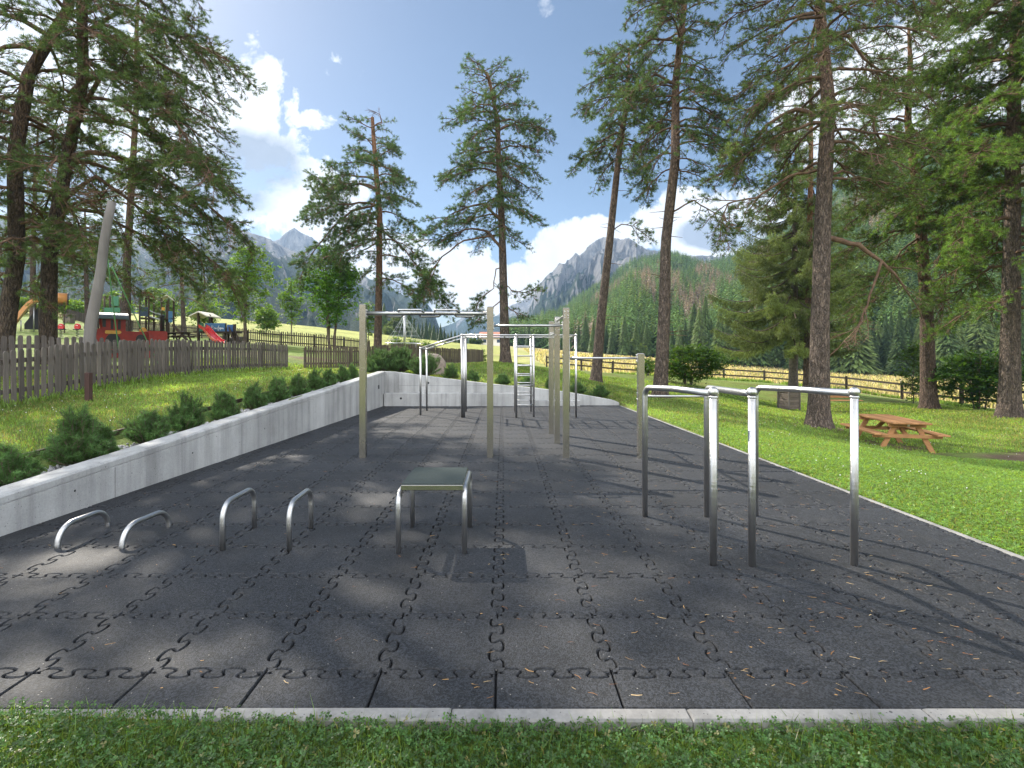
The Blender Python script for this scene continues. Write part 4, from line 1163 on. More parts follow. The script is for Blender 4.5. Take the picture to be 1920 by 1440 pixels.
P('tall rich-crowned pine between the slender leaning pine and the spruce', [(1237, 743), (1244, 600), (1252, 450), (1262, 300), (1270, 150), (1277, 0), (1282, -100)], 19, .25,
  [(-100, 1240, 1310), (-40, 1160, 1320), (0, 1120, 1305), (60, 1125, 1300), (120, 1150, 1345), (190, 1160, 1395), (250, 1170, 1400), (310, 1185, 1390), (360, 1200, 1350)], 58, 8, PG, 'bark', (.058, .08, .036), .115, dens=1.25, depth=.9, dead=16,
  extra=[{'p': [(1262, 270), (1290, 245), (1330, 255), (1370, 290), (1400, 330)], 'r': .06}, {'p': [(1268, 160), (1230, 140), (1190, 165), (1160, 200)], 'r': .06}, {'p': [(1256, 400), (1300, 375), (1340, 400), (1358, 440)], 'r': .035, 'd': .6}])
P('thick-stemmed pine beside the picnic table, the largest stem on the right-hand lawn', [(1535, 800), (1537, 600), (1541, 400), (1543, 200), (1549, 0), (1556, -220), (1560, -330)], 16, .31,
  [(-330, 1520, 1600), (-150, 1400, 1720), (0, 1350, 1745), (90, 1352, 1760), (170, 1385, 1720), (250, 1370, 1700), (330, 1350, 1690), (400, 1330, 1660)], 56, 9, PG, 'bark', (.07, .088, .034), .105, dens=1.2, depth=.8,
  extra=[{'p': [(1532, 215), (1492, 204), (1450, 224), (1410, 262), (1372, 285)], 'r': .085, 'from': .5}, {'p': [(1556, 205), (1605, 200), (1634, 215), (1642, 260), (1652, 300)], 'r': .08, 'from': .6}, {'p': [(1556, 448), (1610, 460), (1652, 490), (1690, 530), (1722, 580)], 'r': .095, 'from': .5, 'd': .45, 'sub': .7},
         {'p': [(1652, 488), (1632, 555), (1610, 610), (1570, 655)], 'r': .045, 'leaf': False, 'd': .5}, {'p': [(1556, 265), (1600, 268), (1626, 298), (1632, 320)], 'r': .06}, {'p': [(1540, 30), (1500, 36), (1460, 62), (1440, 70)], 'r': .06}, {'p': [(1552, 65), (1590, 66), (1620, 110), (1650, 130), (1690, 128)], 'r': .07}, {'p': [(1548, 330), (1580, 320), (1620, 338), (1660, 330)], 'r': .05, 'd': .7},
         {'p': [(1530, 320), (1480, 330), (1420, 370), (1365, 380), (1350, 430)], 'r': .05, 'd': .8}])
P('pale-stemmed pine directly behind the thickest right-hand stem', [(1513, 700), (1517, 500), (1520, 300), (1521, 130), (1522, 50)], 31, .22,
  [(50, 1505, 1545), (120, 1445, 1560), (220, 1420, 1575), (300, 1405, 1590), (380, 1390, 1600), (440, 1400, 1590)], 38, 10, PG, 'bark_o', (.065, .085, .036), .19, depth=.9, sec_gap=.24, twig_gap=.14)
P('pine with crooked orange top behind the picnic table, right of the thickest stem', [(1742, 768), (1736, 560), (1724, 380), (1712, 220), (1706, 120), (1704, 50)], 23, .31,
  [(50, 1665, 1740), (110, 1640, 1790), (200, 1600, 1830), (300, 1570, 1850), (390, 1560, 1865), (470, 1580, 1850), (540, 1600, 1820)], 44, 11, PG, 'bark_o', (.066, .086, .034), .13, dens=1.2, depth=.85,
  extra=[{'p': [(1730, 430), (1760, 450), (1775, 520), (1765, 600)], 'r': .05, 'leaf': False}, {'p': [(1728, 440), (1690, 470), (1650, 540), (1600, 590)], 'r': .05, 'from': .4, 'd': .7}])
P('pine with bright sunlit boughs at the right edge of the photo', [(1892, 780), (1895, 600), (1903, 300), (1912, 0), (1918, -250)], 19, .33,
  [(-250, 1870, 1970), (-60, 1745, 2090), (80, 1725, 2150), (200, 1700, 2180), (300, 1690, 2190), (400, 1705, 2190), (500, 1735, 2180), (580, 1760, 2150), (640, 1810, 2090)], 80, 12, PG, 'bark', (.095, .135, .036), .12, dens=1.15, depth=.8)
P('pine standing past the right edge, only its upper boughs reach into the photo', [(2075, 800), (2070, 500), (2060, 100), (2055, -250)], 17, .3,
  [(-250, 1990, 2120), (-80, 1800, 2250), (40, 1760, 2300), (140, 1790, 2300), (300, 1880, 2300)], 36, 13, PG, 'bark', (.06, .085, .032), .14, depth=.8)
print('tufts', _tot)
spruce_big('broad spruce with drooping tiered boughs left of the thickest right-hand stem', 1487, 32, .27, 205,
           [(205, 1487, 1500), (300, 1455, 1528), (400, 1408, 1556), (480, 1375, 1578), (560, 1345, 1592), (620, 1325, 1600), (655, 1360, 1585)], 21)

# broad-leaved trees and bushes
def LB(name, label, cat, px, Y, top, half, seed, col, **k):
    x = ux(px, Y); z = gz(x, Y); s = Y / FX; h = H + (CY - top) * s - z
    return leafy(name, label, cat, (x, Y, z), h, k.pop('th', .25) * h, half * s, half * s * k.pop('dy', .9), seed, col, **k)
LB('ash_tree', 'airy young ash tree beside the red slide, in front of the far fence', 'tree', 458, 37, 448, 62, 1, (.12, .22, .045), n_cl=210, per=40, leaf=.16, cl_r=.50, trunk_r=.13, th=.2, hollow=.2, lean=.05, bark='limb_grey')
LB('maple_tree', 'round-crowned young maple with several thin stems behind the picket fence gap', 'tree', 622, 33, 458, 66, 2, (.10, .22, .04), n_cl=270, per=46, leaf=.15, cl_r=.44, stems=3, trunk_r=.09, th=.22, hollow=.25)
LB('young_tree', 'small pale green tree between the ash and the round maple', 'tree', 546, 44, 512, 24, 3, (.10, .19, .05), n_cl=70, per=40, leaf=.16, cl_r=.45, trunk_r=.06, th=.25)
LB('birch_sapling', 'slim green sapling right of the tallest steel post', 'tree', 690, 40, 560, 16, 4, (.09, .18, .045), n_cl=46, per=36, leaf=.15, cl_r=.36, trunk_r=.05, th=.2)
BG = 'bright green bushes behind the playground'
for i, (px, Y, top, half, lab) in enumerate([(35, 60, 556, 34, 'behind the orange slide'), (140, 62, 562, 36, 'behind the small wooden hut'), (215, 60, 545, 36, 'behind the climbing tower with green panels'), (300, 58, 540, 44, 'behind the red-roofed climbing tower'), (385, 60, 550, 40, 'behind the small playhouse'), (500, 62, 572, 24, 'just right of the ash tree')]):
    LB('bush', 'bright backlit green bush ' + lab, 'bush', px, Y, top, half, 50 + i, (.12, .21, .045), n_cl=90, per=36, leaf=.26, cl_r=.75, group=BG, th=.05, trunk_r=.06, hollow=.4)
LB('bush', 'large dense green bush behind the tall pine near the rail fence', 'bush', 1290, 26.5, 640, 76, 60, (.06, .125, .025), n_cl=300, per=48, leaf=.10, cl_r=.34, th=.03, stems=5, trunk_r=.035, hollow=.5, dy=.7)
LB('bush', 'dark leafy bush beside the stem of the pine at the right edge', 'bush', 1835, 22.5, 650, 95, 61, (.05, .11, .03), n_cl=210, per=46, leaf=.13, cl_r=.36, th=.03, stems=4, trunk_r=.035, hollow=.4, dy=.6)
LB('bush', 'low green bush at the foot of the rail fence left of the tall pine', 'bush', 1212, 30, 672, 20, 62, (.08, .16, .03), n_cl=50, per=36, leaf=.11, cl_r=.26, th=.03, trunk_r=.02)
LB('bush', 'dark loose bush under the crooked pine, hanging over the rail fence', 'bush', 1712, 27, 640, 34, 63, (.07, .13, .03), n_cl=60, per=36, leaf=.13, cl_r=.34, th=.03, trunk_r=.03)
LB('bush', 'bright shrub by the end of the brown picket fence', 'bush', 905, 40.5, 655, 9, 64, (.10, .18, .04), n_cl=24, per=30, leaf=.12, cl_r=.2, th=.03, trunk_r=.015)
for i, (px, Y, top, half, lab) in enumerate([(745, 46, 630, 16, 'left of the rope pyramid pole'), (772, 47, 630, 15, 'right of the rope pyramid pole'), (800, 46, 640, 14, 'farther right of the rope pyramid')]):
    LB('garden_shrub', 'bright green garden shrub ' + lab, 'bush', px, Y, top, half, 66 + i, (.12, .21, .04), n_cl=36, per=34, leaf=.15, cl_r=.3, th=.03, trunk_r=.02, group='garden shrubs by the rope pyramid')
# ------------------------------------------------------------------ fences
def picket_fence(label, pts, h, gap, w, mat, seed, post_gap=2.4, step=0.0, th=.022, rounded=True):
    rnd = random.Random(seed); pts = [Vector((x, y, 0)) for x, y in pts]
    t = empty('picket_fence', (pts[0].x, pts[0].y, gz(pts[0].x, pts[0].y)), label, 'fence')
    pk = MB(); rl = MB(); posts = []
    L = [(b - a).length for a, b in zip(pts[:-1], pts[1:])]; tot = sum(L)
    def at_(d):
        for a, b, l in zip(pts[:-1], pts[1:], L):
            if d <= l + 1e-6: return a.lerp(b, d / l), (b - a).normalized()
            d -= l
        return pts[-1].copy(), (pts[-1] - pts[-2]).normalized()
    n = int(tot / gap); zc = {}
    for i in range(n + 1):
        p, d = at_(min(tot, i * gap)); side = Vector((-d.y, d.x, 0))
        if side.dot(-p) < 0: side = -side
        z = gz(p.x, p.y); hh = h * rnd.uniform(.965, 1.03); ww = w * rnd.uniform(.92, 1.06); tl = rnd.gauss(0, .012)
        c = p + side * .045 + Vector((0, 0, z + .05))
        prof = [(-ww / 2, 0), (ww / 2, 0), (ww / 2, hh - ww * .55)] + [(ww / 2 * cos(a), hh - ww * .55 + ww * .5 * sin(a)) for a in (pi / 5, 2 * pi / 5, 3 * pi / 5, 4 * pi / 5)] + [(-ww / 2, hh - ww * .55)]
        pk.prism([c + d * (x + tl * zz) + Vector((0, 0, zz)) for x, zz in prof], side * 0, side * th)
    m = int(tot / post_gap) + 1
    prev = None
    for i in range(m + 1):
        p, d = at_(min(tot, i * tot / m)); z = gz(p.x, p.y)
        b = MB(); b.box((p.x, p.y, z + h * .5 - .1), (.09, .09, h + .1), math.atan2(d.y, d.x), bev=.008); b.build('post', M[mat], t)
        if prev is not None:
            q, zq = prev
            for f in (.24, .80): rl.beam(q + Vector((0, 0, zq + h * f)), p + Vector((0, 0, z + h * f)), .04, .085)
        prev = (p, z)
    rl.build('rail', M[mat], t); pk.build('pickets', M[mat], t)
    return t
picket_fence('long weathered grey picket fence on the left lawn, nearest the wall', [(-9.15, 6.4), (-8.99, 9.34), (-8.85, 15), (-8.67, 20.9)], .98, .15, .092, 'fence', 1)
picket_fence('weathered picket fence standing behind the near one, in front of the red train', [(-13.5, 10.2), (-11.6, 12), (-10.5, 14), (-9.75, 16.2)], .95, .15, .092, 'fence', 2)
picket_fence('grey-brown picket fence right of the gap, running behind the corner dwarf pines', [(-8.87, 23.4), (-6.95, 25.6), (-4.5, 33), (-1.6, 40)], .98, .125, .085, 'fence_b', 3)
picket_fence('thin dark picket fence along the far side of the playground', [(-50, 60), (-44, 55.5), (-31, 47), (-20.2, 41), (-15.2, 40), (-11.8, 46)], 1.02, .16, .075, 'fence_d', 4, 3.0)
b = MB(); b.box((ux(166, 9.9), 9.9, gz(ux(166, 9.9), 9.9) + .24), (.085, .09, .62), bev=.01)
tag(b.build('fence_stub', M['fence_red']), 'short red-brown post in front of the grey picket fence', 'post')

def rail_fence():
    t = empty('rail_fence', (9.4, 45, gz(9.4, 45)), 'dark two-rail timber fence between the lawn and the hay meadow', 'fence')
    P_ = [(ux(1025, 50), 50), (ux(1090, 48), 48), (ux(1149, 45.5), 45.5), (ux(1215, 45), 45), (ux(1285, 46), 46), (ux(1357, 47), 47), (ux(1433, 47.5), 47.5), (ux(1510, 44), 44), (ux(1587, 38), 38), (ux(1691, 33.5), 33.5), (ux(1803, 27.7), 27.7), (24.6, 22.5), (25.4, 17)]
    prev = None
    for i, (x, y) in enumerate(P_):
        z = gz(x, y); b = MB(); b.box((x, y, z + .5), (.14, .14, 1.2), .3 * i, bev=.015); b.build('post', M['fence_d'], t)
        if prev:
            for zz in (.45, .95):
                b = MB(); b.beam((prev[0], prev[1] - .09, prev[2] + zz), (x, y - .09, z + zz), .05, .13); b.build('rail', M['fence_d'], t)
        prev = (x, y, z)
rail_fence()

# ------------------------------------------------------------------ lawn furniture on the right
def picnic_table(label, c, rz, L, mat, sc=1.0, mat2=None):
    m = M[mat]; w, h = .82 * sc, .69 * sc
    t = empty('picnic_table', c, label, 'picnic table'); R = Matrix.Rotation(rz, 4, 'Z'); T = Matrix.Translation(Vector(c)) @ R
    def put(mb, name): 
        mb.v = [tuple(T @ Vector(v)) for v in mb.v]; return mb.build(name, m, t)
    a = MB()
    n = 6; bw = w / n
    for i in range(n): a.box((-w / 2 + bw * (i + .5), 0, h - .02 * sc), (bw - .008, L, .04 * sc), bev=.005)
    put(a, 'table_top')
    for s in (-1, 1):
        a = MB()
        for k in (0, 1): a.box((s * (.58 + .135 * k) * sc, 0, .40 * sc), (.125 * sc, L, .04 * sc), bev=.005)
        put(a, 'bench_seat')
    for e in (-1, 1):
        y = e * (L / 2 - .24 * sc)
        a = MB(); a.box((0, y, .345 * sc), (1.46 * sc, .045, .09 * sc), bev=.004); put(a, 'seat_bearer')
        a = MB(); a.box((0, y + e * .002, h - .088 * sc), (w - .04, .05, .09 * sc), bev=.004); put(a, 'top_bearer')
        for s in (-1, 1):
            a = MB(); a.beam((s * .56 * sc, y - e * .048, -.06), (s * .21 * sc, y - e * .048, h - .045 * sc), .045, .105 * sc, up=(1, 0, 0)); put(a, 'leg')
        a = MB(); a.beam((0, y - e * .06, .37 * sc), (0, e * .22 * sc, h - .05 * sc), .045, .09 * sc, up=(1, 0, 0)); put(a, 'brace')
    if mat == 'orange_wood':
        a = MB(); a.box((.02, -(L / 2 - .24 * sc) - .0285, h - .085 * sc), (.05, .004, .045), bev=.001); a.v = [tuple(T @ Vector(v)) for v in a.v]; a.build('label_plate', M['white'], t)
    return t
cx, cy = 9.83, 13.28
picnic_table('orange-brown wooden picnic table with attached seats on the right-hand lawn', (cx, cy, gz(cx, cy) + .01), -math.atan2(.43, 1.96), 2.02, 'orange_wood')

def park_bench():
    Y = 23.6; xa, xb = ux(1540, Y), ux(1601, Y); g = gz(xb, Y)
    t = empty('park_bench', ((xa + xb) / 2, Y, g), 'slatted red-brown park bench half hidden behind the thickest pine stem', 'bench')
    xm, L = (xa + xb) / 2, xb - xa + .3
    a = MB()
    for k in range(4): a.box((xm, Y - .02 - .115 * k, g + .46), (L, .09, .035), bev=.006)
    a.build('seat', M['orange_wood'], t)
    a = MB()
    for k in range(3): a.box((xm, Y + .09 + .03 * k, g + .60 + .13 * k), (L, .03, .095), bev=.006)
    a.build('backrest', M['orange_wood'], t)
    for s in (-1, 1):
        x = xm + s * (L / 2 - .2); a = MB()
        a.tube([(x, Y - .36, g - .05), (x, Y - .36, g + .42), (x, Y + .02, g + .42), (x, Y + .16, g + .92)], .022, 8); a.tube([(x, Y + .05, g - .05), (x, Y + .02, g + .42)], .022, 8); a.build('leg_frame', M['black'], t)
park_bench()

def bin_box():
    Y = 23.4; xa, xb = ux(1461.5, Y), ux(1496.5, Y); g = gz(xa, Y); h = .80
    t = empty('litter_bin', ((xa + xb) / 2, Y, g), 'boxy grey-brown timber litter bin on the lawn left of the thickest pine stem', 'litter bin')
    R = .35
    a = MB()
    for k in range(7): a.box(((xa + xb) / 2, Y, g + .02 + (k + .5) * .105), (.62, .56, .099), R, bev=.006)
    a.build('bin_body', M['box_wood'], t)
    a = MB(); a.box(((xa + xb) / 2, Y, g + h - .01), (.68, .62, .05), R, bev=.008); a.build('lid', M['box_wood'], t)
    a = MB()
    for sx, sy in ((-1, -1), (1, -1), (-1, 1), (1, 1)):
        p = Matrix.Rotation(R, 3, 'Z') @ Vector((sx * .315, sy * .285, 0)); a.box(((xa + xb) / 2 + p.x, Y + p.y, g + .37), (.06, .06, .80), R, bev=.005)
    a.build('corner_post', M['wall_white'] if False else M['fence'], t)
bin_box()

# ------------------------------------------------------------------ playground
def leaning_pole():
    Y = 12.0
    pts = [(161, 742), (165, 660), (172, 600), (180, 560), (189, 510), (196, 450), (203, 410), (210, 378)]
    P_ = [at(px, py, Y) for px, py in pts]; P_[0].z = min(P_[0].z, gz(P_[0].x, Y) - .1)
    tk = empty('leaning_pole', P_[0], 'thick pale barkless leaning trunk used as a pole behind the near picket fence', 'pole')
    a = MB(); a.tube(P_, [.122, .118, .115, .108, .102, .095, .09, .085], 18); a.build('bare_trunk', M['pale_log'], tk)
    for lab, s, e, Ye in (('left taut green rope running down from the leaning pole', (200, 470), (229, 652), 13.6), ('right taut green rope slanting down from the leaning pole', (210, 500), (309, 652), 14.2)):
        a = MB(); p0 = at(*s, Y); p1 = at(*e, Ye); p1.z = gz(p1.x, p1.y) + .02; mid = p0.lerp(p1, .5) - Vector((0, 0, .05)); a.tube([p0, p0.lerp(p1, .25) - Vector((0, 0, .03)), mid, p0.lerp(p1, .75) - Vector((0, 0, .03)), p1], .013, 6)
        tag(a.build('guy_rope', M['rope']), lab, 'rope', 'green ropes of the leaning pole')
leaning_pole()

def play_train():
    Y = 22.0; s = Y / FX; g = gz(ux(230, Y), Y)
    t = empty('play_train', (ux(230, Y), Y, g), 'red wooden play locomotive with grey barrel roof behind the picket fences', 'playhouse')
    yb = CY + (H - g) / s; D = 1.25
    def poly(pp, y0, y1, name, mat, parent=t):
        a = MB(); a.prism([at(px, py, Y) for px, py in pp], (0, y0, 0), (0, y1, 0)); return a.build(name, M[mat], parent)
    cab = [(182, yb), (182, 619), (186, 617), (193, 615), (191, 597), (235.5, 597), (235.5, 621), (279, 621), (279, yb)]
    for k, (y0, y1) in enumerate(((0, .05), (D, D + .05))): o = poly(cab, y0, y1, 'side_panel', 'red')
    def disc(px, py, r, y0, mat, name, a0=0, a1=2 * pi):
        a = MB(); c = at(px, py, Y); n = 20; a.prism([c + Vector((r * cos(a0 + (a1 - a0) * i / n), 0, r * sin(a0 + (a1 - a0) * i / n))) for i in range(n + (0 if a1 - a0 > 6 else 1))], (0, y0, 0), (0, y0 + .02, 0)); return a.build(name, M[mat], t)
    def rnd_rect(x0, y0, x1, y1, yy, mat, name):
        r = (x1 - x0) / 2; n = 8; pp = [(x0, y1), (x1, y1)] + [((x0 + x1) / 2 + r * cos(pi * i / n), y0 + r - r * sin(pi * i / n)) for i in range(n + 1)]
        return poly(pp, yy, yy + .006, name, mat)
    rnd_rect(192.5, 598.5, 199, 614, -.006, 'black', 'window'); rnd_rect(207.5, 600, 213, 618, -.006, 'black', 'window'); rnd_rect(221, 600, 226.5, 618, -.006, 'black', 'window')  # black plates, coloured as the dark interior behind each window
    poly([(197, 624.5), (198.5, 620.2), (225, 620.2), (228, 623), (225, 626.3), (199, 626.3)], -.03, -.001, 'name_bar', 'yellow')
    disc(212, 640, .32, -.021, 'black', 'wheel'); disc(264.5, 636, .215, -.021, 'black', 'crawl_opening')
    a = MB(); a.prism([at(px, py, Y) for px, py in ((279, yb), (279, 619), (315, 619), (317, 622), (317, yb))], (0, -.16, 0), (0, D + .2, 0)); a.build('boiler_box', M['red'], t)
    a = MB(); x0, x1 = ux(181, Y), ux(241, Y); zc = at(0, 598, Y).z; R = .8; n = 12
    sec = [(Y + D / 2 + .02 - R * 1.02 * cos(pi * i / n), zc + .27 * sin(pi * i / n) ** .8) for i in range(n + 1)]; inn = [(y * .96 + (Y + D / 2) * .04, z - .035) for y, z in reversed(sec)]
    a.prism([(x0, y, z) for y, z in sec + inn], (0, 0, 0), (x1 - x0, 0, 0)); a.build('barrel_roof', M['grey_roof'], t)
    a = MB(); a.prism([(x0 - .06, y, z) for y, z in sec], (0, 0, 0), (.055, 0, 0)); a.build('roof_end', M['black'], t)
    c = at(312.5, 620, Y); a = MB(); a.lathe((c.x, Y + D / 2, c.z), [(.0001, -.02), (.10, -.02), (.10, .68), (.115, .7), (.115, .76), (.0001, .76)], 18); a.build('chimney', M['black'], t)
    c = at(279, 618, Y); a = MB(); a.lathe((c.x, Y + D + .2, c.z), [(.0001, 0), (.18, 0), (.18, .05), (.0001, .05)], 20, (0, 1, 0)); a.build('yellow_disc', M['yellow'], t)
    a = MB(); a.box((ux(209, Y), Y + D / 2 + .03, g + .5), (.9, D - .06, .05)); a.build('floor_board', M['dark_wood'], t)
    t.rotation_euler.z = radians(42); t.scale = (.81, .9, 1)
play_train()

def slide_mesh(path, side, w, hgt, th=.03):
    """U-shaped chute along path"""
    a = MB(); side = Vector(side).normalized(); vs = []; n = 0
    for i, p in enumerate(path):
        p = Vector(p); tg = (Vector(path[min(i + 1, len(path) - 1)]) - Vector(path[max(i - 1, 0)])).normalized(); up = side.cross(tg).normalized()
        if up.z < 0: up = -up
        pr = [(-w / 2 - th, hgt), (-w / 2 - th, -th), (w / 2 + th, -th), (w / 2 + th, hgt), (w / 2, hgt), (w / 2 - .02, .06), (w / 2 - .10, 0), (-w / 2 + .10, 0), (-w / 2 + .02, .06), (-w / 2, hgt)]
        vs += [p + side * x + up * z for x, z in pr]; n = len(pr)
    fs = []
    for i in range(len(path) - 1):
        for k in range(n): fs.append((i * n + k, i * n + (k + 1) % n, (i + 1) * n + (k + 1) % n, (i + 1) * n + k))
    a.add(vs, fs, False); return a

def orange_slide():
    Y = 38.0; s = Y / FX; g = gz(ux(90, Y), Y)
    t = empty('tube_slide', (ux(90, Y), Y, g), 'orange slide with an orange tube on top, at the far left of the playground', 'slide')
    c0, c1 = at(72, 559, Y), at(129, 559, Y); a = MB()
    a.lathe(c0, [(.40, 0), (.43, .0), (.43, c1.x - c0.x), (.40, c1.x - c0.x), (.40, 0)], 24, (1, 0, 0)); a.build('tube', M['orange'], t)
    for x in (c0.x, c1.x - .06): a = MB(); a.lathe((x, Y, c0.z), [(.39, -.03), (.47, -.03), (.47, .08), (.39, .08), (.39, -.03)], 24, (1, 0, 0)); a.build('tube_ring', M['navy'] if x == c0.x else M['black'], t)
    path = [(c0.x + .1, Y, c0.z - .36), (at(66, 566, Y).x, Y - .1, at(66, 568, Y).z)]
    for px, py, dy in ((58, 574, -.16), (50, 583, -.22), (42, 594, -.3), (36, 603, -.36), (31, 609, -.42), (26, 611.5, -.5)): p = at(px, py, Y); path.append((p.x, Y + dy, p.z))
    a = slide_mesh(path, (.15, 1.0, 0), .75, .26); a.build('chute', M['orange'], t)
    for px, py, dy in ((64, 572, -.1), (41, 600, -.3)):
        p = at(px, py, Y); gg = gz(p.x, Y + dy); a = MB(); a.tube([(p.x, Y + dy, gg - .05), (p.x, Y + dy, p.z - .1)], .05, 8); a.build('support', M['steel'], t)
    for px, dy in ((74, -.5), (74, .5), (121, -.5), (121, .5)):
        x = ux(px, Y); gg = gz(x, Y + dy); a = MB(); a.box((x, Y + dy, (gg + c0.z - .4) / 2), (.11, .11, c0.z - .4 - gg + .1)); a.build('post', M['dark_wood'], t)
    zz = c0.z - .5; a = MB(); a.box(((ux(74, Y) + ux(121, Y)) / 2, Y, zz), (ux(121, Y) - ux(74, Y) + .2, 1.2, .08)); a.build('platform', M['dark_wood'], t)
    a = MB(); a.prism([at(46, 608, Y), at(72, 575, Y), at(72, 618, Y), at(46, 618, Y)], (0, .55, 0), (0, .62, 0)); a.build('dark_screen', M['black'], t)
    t.rotation_euler.z = radians(40); t.scale = (.757, .8, 1)
orange_slide()

def towers():
    Y = 33.0; g = gz(ux(295, Y), Y); s = Y / FX
    t = empty('climbing_tower', (ux(295, Y), Y, g), 'twin climbing tower with red arched roof, blue panels and a sloping net bridge', 'playground tower')
    for px, top, dy in ((262.5, 558, 0), (270, 556, 1.1), (279, 552, 0), (285, 549, 1.1), (303, 556, 0), (310, 562, 1.1), (316, 560, 0), (323.5, 556, 1.1)):
        x = ux(px, Y); z = at(px, top, Y).z; gg = gz(x, Y + dy); a = MB(); a.tube([(x, Y + dy, gg - .1), (x, Y + dy, z)], .062, 8); a.build('post', M['dark_wood'], t)
    def panel(x0, y0, x1, y1, dy, mat, name='panel'):
        a = MB(); p, q = at(x0, y1, Y), at(x1, y0, Y); a.box(((p.x + q.x) / 2, Y + dy, (p.z + q.z) / 2), (q.x - p.x, .04, q.z - p.z), bev=.01); a.build(name, M[mat], t)
    panel(263, 577, 278, 594, -.08, 'navy'); panel(316, 583, 324, 604, -.08, 'blue'); panel(303, 576, 309, 582, -.08, 'yellow', 'yellow_panel'); 
    for x0, x1 in ((261, 286), (302, 325)):
        a = MB(); p, q = at(x0, 597, Y), at(x1, 595, Y); a.box(((p.x + q.x) / 2, Y + .55, p.z), (q.x - p.x, 1.3, .07)); a.build('platform', M['dark_wood'], t)
    a = MB(); n = 10; x0, x1 = ux(263, Y), ux(286, Y); zb = at(0, 557, Y).z; sec = [((x0 + x1) / 2 - (x1 - x0) / 2 * cos(pi * i / n), zb + .32 * sin(pi * i / n)) for i in range(n + 1)]
    a.prism([(x, Y - .15, z) for x, z in sec + [((x - (x0 + x1) / 2) * .93 + (x0 + x1) / 2, z - .045) for x, z in reversed(sec)]], (0, 0, 0), (0, 1.4, 0)); a.build('arched_roof', M['red'], t)
    a = MB(); p = at(313, 552, Y); q = at(302, 558, Y); r = at(325, 560, Y); a.prism([q, p, r, r - Vector((0, 0, .06)), p - Vector((0, 0, .06)), q - Vector((0, 0, .06))], (0, -.2, 0), (0, 1.3, 0)); a.build('gable_roof', M['wall_white'], t)
    a = MB()
    for dy in (.05, .55, 1.05):
        a.tube([at(272, 592, Y) + Vector((0, dy, 0)), at(290, 596, Y) + Vector((0, dy, 0)), at(306, 600, Y) + Vector((0, dy, 0))], .035, 6)
    for k in range(9):
        p = at(273 + 4 * k, 592.5 + k, Y); a.tube([p + Vector((0, 0, 0)), p + Vector((0, 1.1, 0))], .03, 6)
    for dy in (.0, 1.1): a.tube([at(273, 579, Y) + Vector((0, dy, 0)), at(288, 586, Y) + Vector((0, dy, 0)), at(305, 589, Y) + Vector((0, dy, 0))], .022, 6)
    a.build('net_bridge', M['rope_grey'], t)
    a = MB(); p, q = at(324, 608, Y), at(345, 632, Y - .5); q.z = gz(q.x, q.y)
    for dy in (-.05, .75): a.beam(p + Vector((0, dy, 0)), q + Vector((0, dy, 0)), .06, .16)
    for k in range(7): c = p.lerp(q, (k + .5) / 7); a.box(c + Vector((0, .35, 0)), (.16, .8, .04))
    a.build('stair', M['dark_wood'], t)
    t.rotation_euler.z = radians(28); t.scale = (.84, .9, 1)
    # tower with green panels
    Y = 40.0; t2 = empty('climbing_tower', (ux(200, Y), Y, gz(ux(200, Y), Y)), 'small dark-posted climbing tower with green panels behind the train cabin', 'playground tower')
    for px, top, dy in ((184.5, 555, 0), (196, 555, 0), (206, 555, 0), (226, 560, 0), (190, 556, 1.2), (222, 560, 1.2)):
        x = ux(px, Y); gg = gz(x, Y + dy); a = MB(); a.tube([(x, Y + dy, gg - .1), (x, Y + dy, at(px, top, Y).z)], .065, 8); a.build('post', M['dark_wood'], t2)
    for (x0, y0, x1, y1) in ((197, 577, 227, 586), (211, 556, 224, 574)):
        p, q = at(x0, y1, Y), at(x1, y0, Y); a = MB(); a.box(((p.x + q.x) / 2, Y - .09, (p.z + q.z) / 2), (q.x - p.x, .04, q.z - p.z), bev=.01); a.build('panel', M['green'], t2)
    p, q = at(183, 588, Y), at(228, 587, Y); a = MB(); a.box(((p.x + q.x) / 2, Y + .6, p.z), (q.x - p.x, 1.4, .08)); a.build('platform', M['dark_wood'], t2)
towers()

